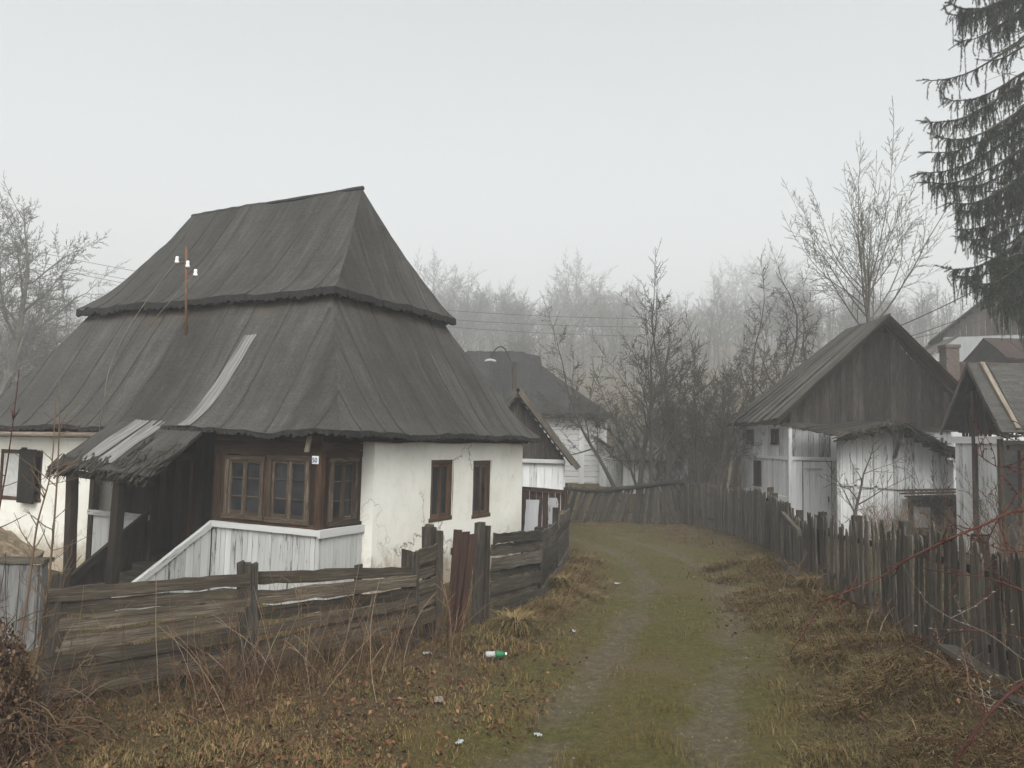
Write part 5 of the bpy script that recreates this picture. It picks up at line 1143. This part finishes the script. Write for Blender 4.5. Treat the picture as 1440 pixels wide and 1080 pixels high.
# fallen leaves
def leaves(N,fx,seed):
    r=np.random.RandomState(seed); x,y=fx(r,N); n=len(x); z=hgt(x,y)+.012+.05*r.rand(n)**2; c=np.stack([x,y,z],1); az=r.rand(n)*6.283; t1=r.randn(n)*.5; t2=r.randn(n)*.5
    u=np.stack([np.cos(az)*np.cos(t1),np.sin(az)*np.cos(t1),np.sin(t1)],1); w_=np.stack([-np.sin(az)*np.cos(t2),np.cos(az)*np.cos(t2),np.sin(t2)],1); s=(.010+.030*r.rand(n)**1.8)[:,None]; up_=np.array([0,0,1])*s*.45*r.rand(n)[:,None]
    v=np.stack([c-u*s,c-w_*s*.55+up_,c+u*s,c+w_*s*.55+up_],1); o=np_mesh('fallen_leaves',v,[(0,1,2),(0,2,3)],4,M['leaf'],r.rand(n)); o['kind']='stuff'
def lf(r,N):
    y=(1/5.0-r.rand(N)*(1/5.0-1/10.8)); y=1/y; x=(-.70+r.rand(N)*.80)*y; k=(r.rand(N)<.15+.95*pn(x,y,2.2,.3)*pn(x,y,4.9,1.2)*1.6)&(lane_off(x,y)<-.9); return x[k],y[k]
def rf2(r,N):
    y=5+r.rand(N)*13; x=np.interp(y,rfy,rfx)-2.1*r.rand(N)**.8-.05; k=r.rand(N)<(pn(x,y,1.5,2.3)**2)*1.3-.1; return x[k],y[k]
leaves(17000,lf,3); leaves(3000,rf2,4)
# dry weed stalks in front of the plank fence
def weeds(name,N,place,hh,m,seed,fall=.5,rad=.0035):
    rng=random.Random(seed); mb=MB()
    for k in range(N):
        x,y=place(rng); p=V((x,y,hz1(x,y)-.01)); h=rng.uniform(*hh); d=V((rng.gauss(0,.30),rng.gauss(-.1,.25),1)).normalized(); b=V((rng.gauss(0,1),rng.gauss(0,1),0))*rng.random()*fall; pts=[p]
        for s in range(6): d=(d+b*.16-Z3*.09*rng.random()*fall*2+V((rng.gauss(0,.05),rng.gauss(0,.05),0))).normalized(); q=pts[-1]+d*h/6; q.z=max(q.z,hz1(q.x,q.y)+.01); pts.append(q)
        r=rng.random(); mb.tube(pts,[rad*(1.1-.1*s) for s in range(7)],3,r)
        if rng.random()<.5:
            for _ in range(rng.randint(2,5)): i=rng.randint(2,5); e=(d+V((rng.gauss(0,.7),rng.gauss(0,.7),.3))).normalized(); mb.tube([pts[i],pts[i]+e*h*.16,pts[i]+e*h*.24-Z3*.02],[rad*.6,rad*.5,rad*.3],3,r)
    o=mb.build(name,M[m]); o['kind']='stuff'
def by_fence(r):
    t=min(1,max(.0,r.gauss(.60,.24))); p=pA.lerp(pB,t*2) if t<.5 else pB.lerp(pD,(t-.5)*2); dd=abs(r.gauss(.1,.55)); return p.x+dd*.45+r.gauss(0,.1),p.y-dd*.95-.05
weeds('dry_weeds',170,by_fence,(.45,1.25),'weed',3,.5,.0038)
weeds('dry_weeds',330,by_fence,(.2,.75),'thatch',4,1.0,.003)
weeds('dry_weeds',26,lambda r:(r.uniform(-4.2,-2.4),r.uniform(7.0,7.9)),(.2,.6),'weed',14,.9,.003)
weeds('dry_weeds',160,lambda r:(lambda y:(float(np.interp(y,rfy,rfx))-abs(r.gauss(.1,.35)),y))(r.uniform(5,15)),(.2,.6),'weed',6,.8)
def tussock(name,label,x,y,n,L,seed):
    r=np.random.RandomState(seed); px=x+r.randn(n)*.07;py=y+r.randn(n)*.06; az=np.arctan2(py-y,px-x)+r.randn(n)*.5; h=L*(.5+.6*r.rand(n)); le=np.abs(r.randn(n))*.35+.75; d=np.stack([np.cos(az),np.sin(az),0*az],1); sd=np.stack([-d[:,1],d[:,0],0*az],1); b=np.stack([px,py,hgt(px,py)-.01],1); k=np.array([0,0,1]); H_=h[:,None];w_=.007
    m1=b+d*H_*.5*np.sin(le*.4)[:,None]+k*H_*.5*np.cos(le*.4)[:,None]; tip=m1+d*H_*.55*np.sin(le*1.75)[:,None]+k*H_*.55*np.cos(le*1.75)[:,None]; v=np.stack([b-sd*w_,b+sd*w_,m1-sd*w_*.8,m1+sd*w_*.8,tip],1)
    o=np_mesh(name,v,[(0,1,3,2),(2,3,4)],5,M['dry_grass'],.3+.7*r.rand(n)); tag(o,label,'grass clump')
tussock('grass_tussock','big straw-coloured grass tussock at the foot of the grey fence post',.12,10.75,700,.50,1)
tussock('grass_tussock','smaller dry grass tussock further along the foot of the grey plank fence',.92,13.6,450,.38,2)
tussock('grass_tussock','low dry tussock on the bank under the worn picket fence',5.0,13.2,450,.36,3)
# dead bush at the lower left
def dead_bush():
    rng=random.Random(17); x,y=-4.25,6.55; b=V((x,y,hz1(x,y))); t=thing('dead_bush','heap of dead brown twigs and withered leaves at the lower left corner','shrub',b); S_=MB();Tw=MB()
    for k in range(150):
        p=V((rng.gauss(-.1,.32),rng.gauss(0,.28),0)); d=V((rng.gauss(0,.5),rng.gauss(0,.5),1)).normalized(); L=rng.uniform(.6,1.5); pts=[p]
        for s in range(7): d=(d+V((rng.gauss(.02,.16),rng.gauss(0,.16),-.22))).normalized(); q=pts[-1]+d*L/7; q.z=max(q.z,.01); pts.append(q)
        (S_ if k<60 else Tw).tube(pts,[.007*(1.1-.12*s) if k<60 else .004 for s in range(8)],4 if k<60 else 3,rng.random())
        for _ in range(5): i=rng.randint(1,6); e=V((rng.gauss(0,1),rng.gauss(0,1),rng.gauss(0,.6))).normalized(); l=rng.uniform(.06,.25); Tw.tube([pts[i],pts[i]+e*l*.5,pts[i]+e*l-Z3*.03],[.003,.0025,.0015],3,rng.random())
    S_.build('stems',M['bark_tan'],t); Tw.build('twigs',M['thatch'],t); r=np.random.RandomState(2); n=12000; th=r.rand(n)*6.283; ra=r.rand(n)**.5; c=np.stack([-.1+ra*np.cos(th)*.62,ra*np.sin(th)*.5,.02+.85*r.rand(n)*(1.02-ra**2)],1); u=r.randn(n,3);u/=np.linalg.norm(u,axis=1,keepdims=True);w_=np.cross(u,r.randn(n,3));w_/=np.linalg.norm(w_,axis=1,keepdims=True); s=(.012+.02*r.rand(n))[:,None]
    np_mesh('withered_leaves',np.stack([c-u*s,c-w_*s*.5,c+u*s,c+w_*s*.5],1),[(0,1,2,3)],4,M['thatch'],r.rand(n)**1.5,t)
dead_bush(); bpy.data.objects['dead_bush'].scale=(.72,.9,1.25); bpy.data.objects['dead_bush'].location.x+=.14
# red brambles at the right edge
def bramble():
    rng=random.Random(29); b=V((4.35,5.1,hz1(4.35,5.1))); t=thing('bramble_bush','red-stemmed bramble bush arching bare thorny canes in from the right edge','shrub',b)
    C_=[([(1520,735),(1440,717),(1381,739),(1330,760),(1278,786),(1241,810),(1196,830),(1150,846)],5.0,.011,1,1),
        ([(1520,870),(1440,832),(1389,813),(1337,806),(1291,797)],5.2,.008,1,1),
        ([(1510,925),(1440,960),(1396,998),(1363,1043),(1340,1095)],4.6,.0095,1,0),
        ([(1520,915),(1440,898),(1381,887),(1330,891),(1278,906),(1222,941)],5.6,.006,1,1),
        ([(1520,985),(1440,928),(1389,891),(1337,869),(1300,845)],5.3,.005,0,1),
        ([(1520,640),(1440,687),(1418,713),(1396,745),(1380,790)],4.9,.009,1,1),
        ([(1520,1060),(1440,1050),(1367,1050),(1293,1035)],5.0,.005,1,1),
        ([(1520,700),(1440,660),(1400,655),(1368,632)],5.4,.007,1,1),
        ([(1520,1010),(1440,975),(1390,960),(1340,935),(1290,900)],5.8,.005,1,1),
        ([(1520,770),(1440,775),(1400,770),(1350,745),(1325,720)],5.3,.006,1,1),
        ([(1520,1075),(1440,1010),(1400,985),(1345,970)],5.4,.004,0,1)]
    for P,yy,r,red,rooted in C_:
        mb=MB(); pts=[D(u,v,yy+.12*i*(-1 if r>.01 else .5)*.4) for i,(u,v) in enumerate(P)]
        pts=[pts[0].lerp(b,.5)+V((.35,.1,.15)) ]+pts if rooted else pts
        if rooted: pts=[b+V((rng.uniform(-.1,.3),rng.uniform(-.2,.2),0))]+pts
        else: q=pts[-1]; pts=pts+[V((q.x-.05,q.y-.1,hz1(q.x,q.y)))]; 
        pts=[p-b for p in pts]; Q=catmull(pts,8); n=len(Q); mb.tube(Q,[lerp(r,r*.35 if rooted else r,k/(n-1)) for k in range(n)],6,rng.random()); mat_=M['bark_red'] if red else M['pale_wood']
        for k in range(int(n*1.2)):
            i=rng.randint(8,n-2); d=(Q[i+1]-Q[i]).normalized(); e=(d*.4+V((rng.gauss(0,.6),rng.gauss(0,.6),rng.gauss(.1,.6)))).normalized()
            if rng.random()<.75: mb.tube([Q[i],Q[i]+e*r*2.6],[r*.32,.0008],3)
            elif rng.random()<.8:
                l=rng.uniform(.10,.40); p=Q[i]; a=[p]
                for s in range(4): e=(e+V((rng.gauss(0,.15),rng.gauss(0,.15),.05))).normalized(); a.append(a[-1]+e*l/4)
                mb.tube(a,[r*.45,r*.4,r*.34,r*.28,r*.2],4)
                for s in (1,2,3,4): f=(e+V((rng.gauss(0,.9),rng.gauss(0,.9),rng.gauss(0,.6)))).normalized(); mb.tube([a[s],a[s]+f*.012,a[s]+f*.024],[.004,.005,.001],4)
        mb.build('cane',mat_,t,True)
bramble()
# litter
bo=thing('plastic_bottle','crushed green and white plastic bottle lying in the brown grass','bottle',(-.12,9.49,hz1(-.12,9.49)+.075),R(12))
mb=MB(); prof=[(-.15,.02),(-.145,.040),(-.10,.044),(-.06,.040),(-.02,.044)]; mb.tube([(x,0,.012*ns(x*20,1)) for x,_ in prof],[r for _,r in prof],10,None,True); mb.build('base',M['dull_white'],bo,True); bo.scale=(.85,.85,.85)
mb=MB(); prof=[(-.018,.044),(.03,.046),(.07,.043),(.10,.034),(.125,.017)]; mb.tube([(x,0,.012*ns(x*20,1)) for x,_ in prof],[r for _,r in prof],10,None,True); mb.build('shoulder',M['bottle_green'],bo,True)
mb=MB(); mb.tube([(.124,0,0),(.128,0,0),(.15,0,0)],[.012,.017,.017],9,None,True); mb.build('cap',M['white_paint'],bo,True)
def scrap(label,u,v,s,m,seed):
    rng=random.Random(seed); p=gpt(u,v); mb=MB(); N=6; ids=[[mb.vert(((i/N-.5)*s*(1+.2*rng.random()),(j/N-.5)*s*.6,.03+.03*ns(i*.9+seed,j*.9)+.015*rng.random())) for i in range(N+1)] for j in range(N+1)]
    for j in range(N):
        for i in range(N): mb.f.append((ids[j][i],ids[j][i+1],ids[j+1][i+1],ids[j+1][i]))
    o=mb.build('litter_scrap',M[m],None,True,p); o.rotation_euler=(0,0,rng.random()*3); tag(o,label,'litter')
scrap('crumpled grey-white sheet of litter lying among the brown leaves',617,988,.15,'pale_wood',1)
scrap('small white scrap with a green edge near the bottom of the lane verge',646,1051,.08,'dull_white',2)
scrap('white scrap of paper beside the grass track, uphill of the bottle',806,891,.10,'dull_white',3)
scrap('tiny white scrap lying in the near left wheel rut',757,1033,.07,'dull_white',4)
scrap('pale scrap lying by the foot of the rusty gate',601,924,.10,'dull_white',5)
scrap('far white scrap in the ditch beside the far left wheel rut',868,823,.14,'dull_white',6)
# stones pressed into the wheel ruts
x,y=scatter(60000,4.8,20,pw=.8); 
off=lane_off(x,y); k=(np.exp(-((np.abs(off)-.70)/.30)**2)*pn(x,y,1.9,.6)*1.3>nr.rand(len(x))); x,y=x[k][:3200],y[k][:3200]; n=len(x); z=hgt(x,y)+.008; c=np.stack([x,y,z],1); s_=(.004+.014*nr.rand(n)**3)[:,None]; az=nr.rand(n)*6.28; u=np.stack([np.cos(az),np.sin(az),0*az],1); w_=np.stack([-np.sin(az),np.cos(az),0*az],1); k3=np.array([0,0,1])
v=np.stack([c+u*s_*1.3,c+w_*s_,c-u*s_,c-w_*s_*.9,c+k3*s_*.8+u*s_*.2],1); o=np_mesh('gravel',v,[(0,1,4),(1,2,4),(2,3,4),(3,0,4)],5,m_blade('gravel_stone',[(0,(.05,.04,.03)),(.5,(.10,.085,.065)),(1,(.20,.18,.15))]),nr.rand(n)); o['kind']='stuff'
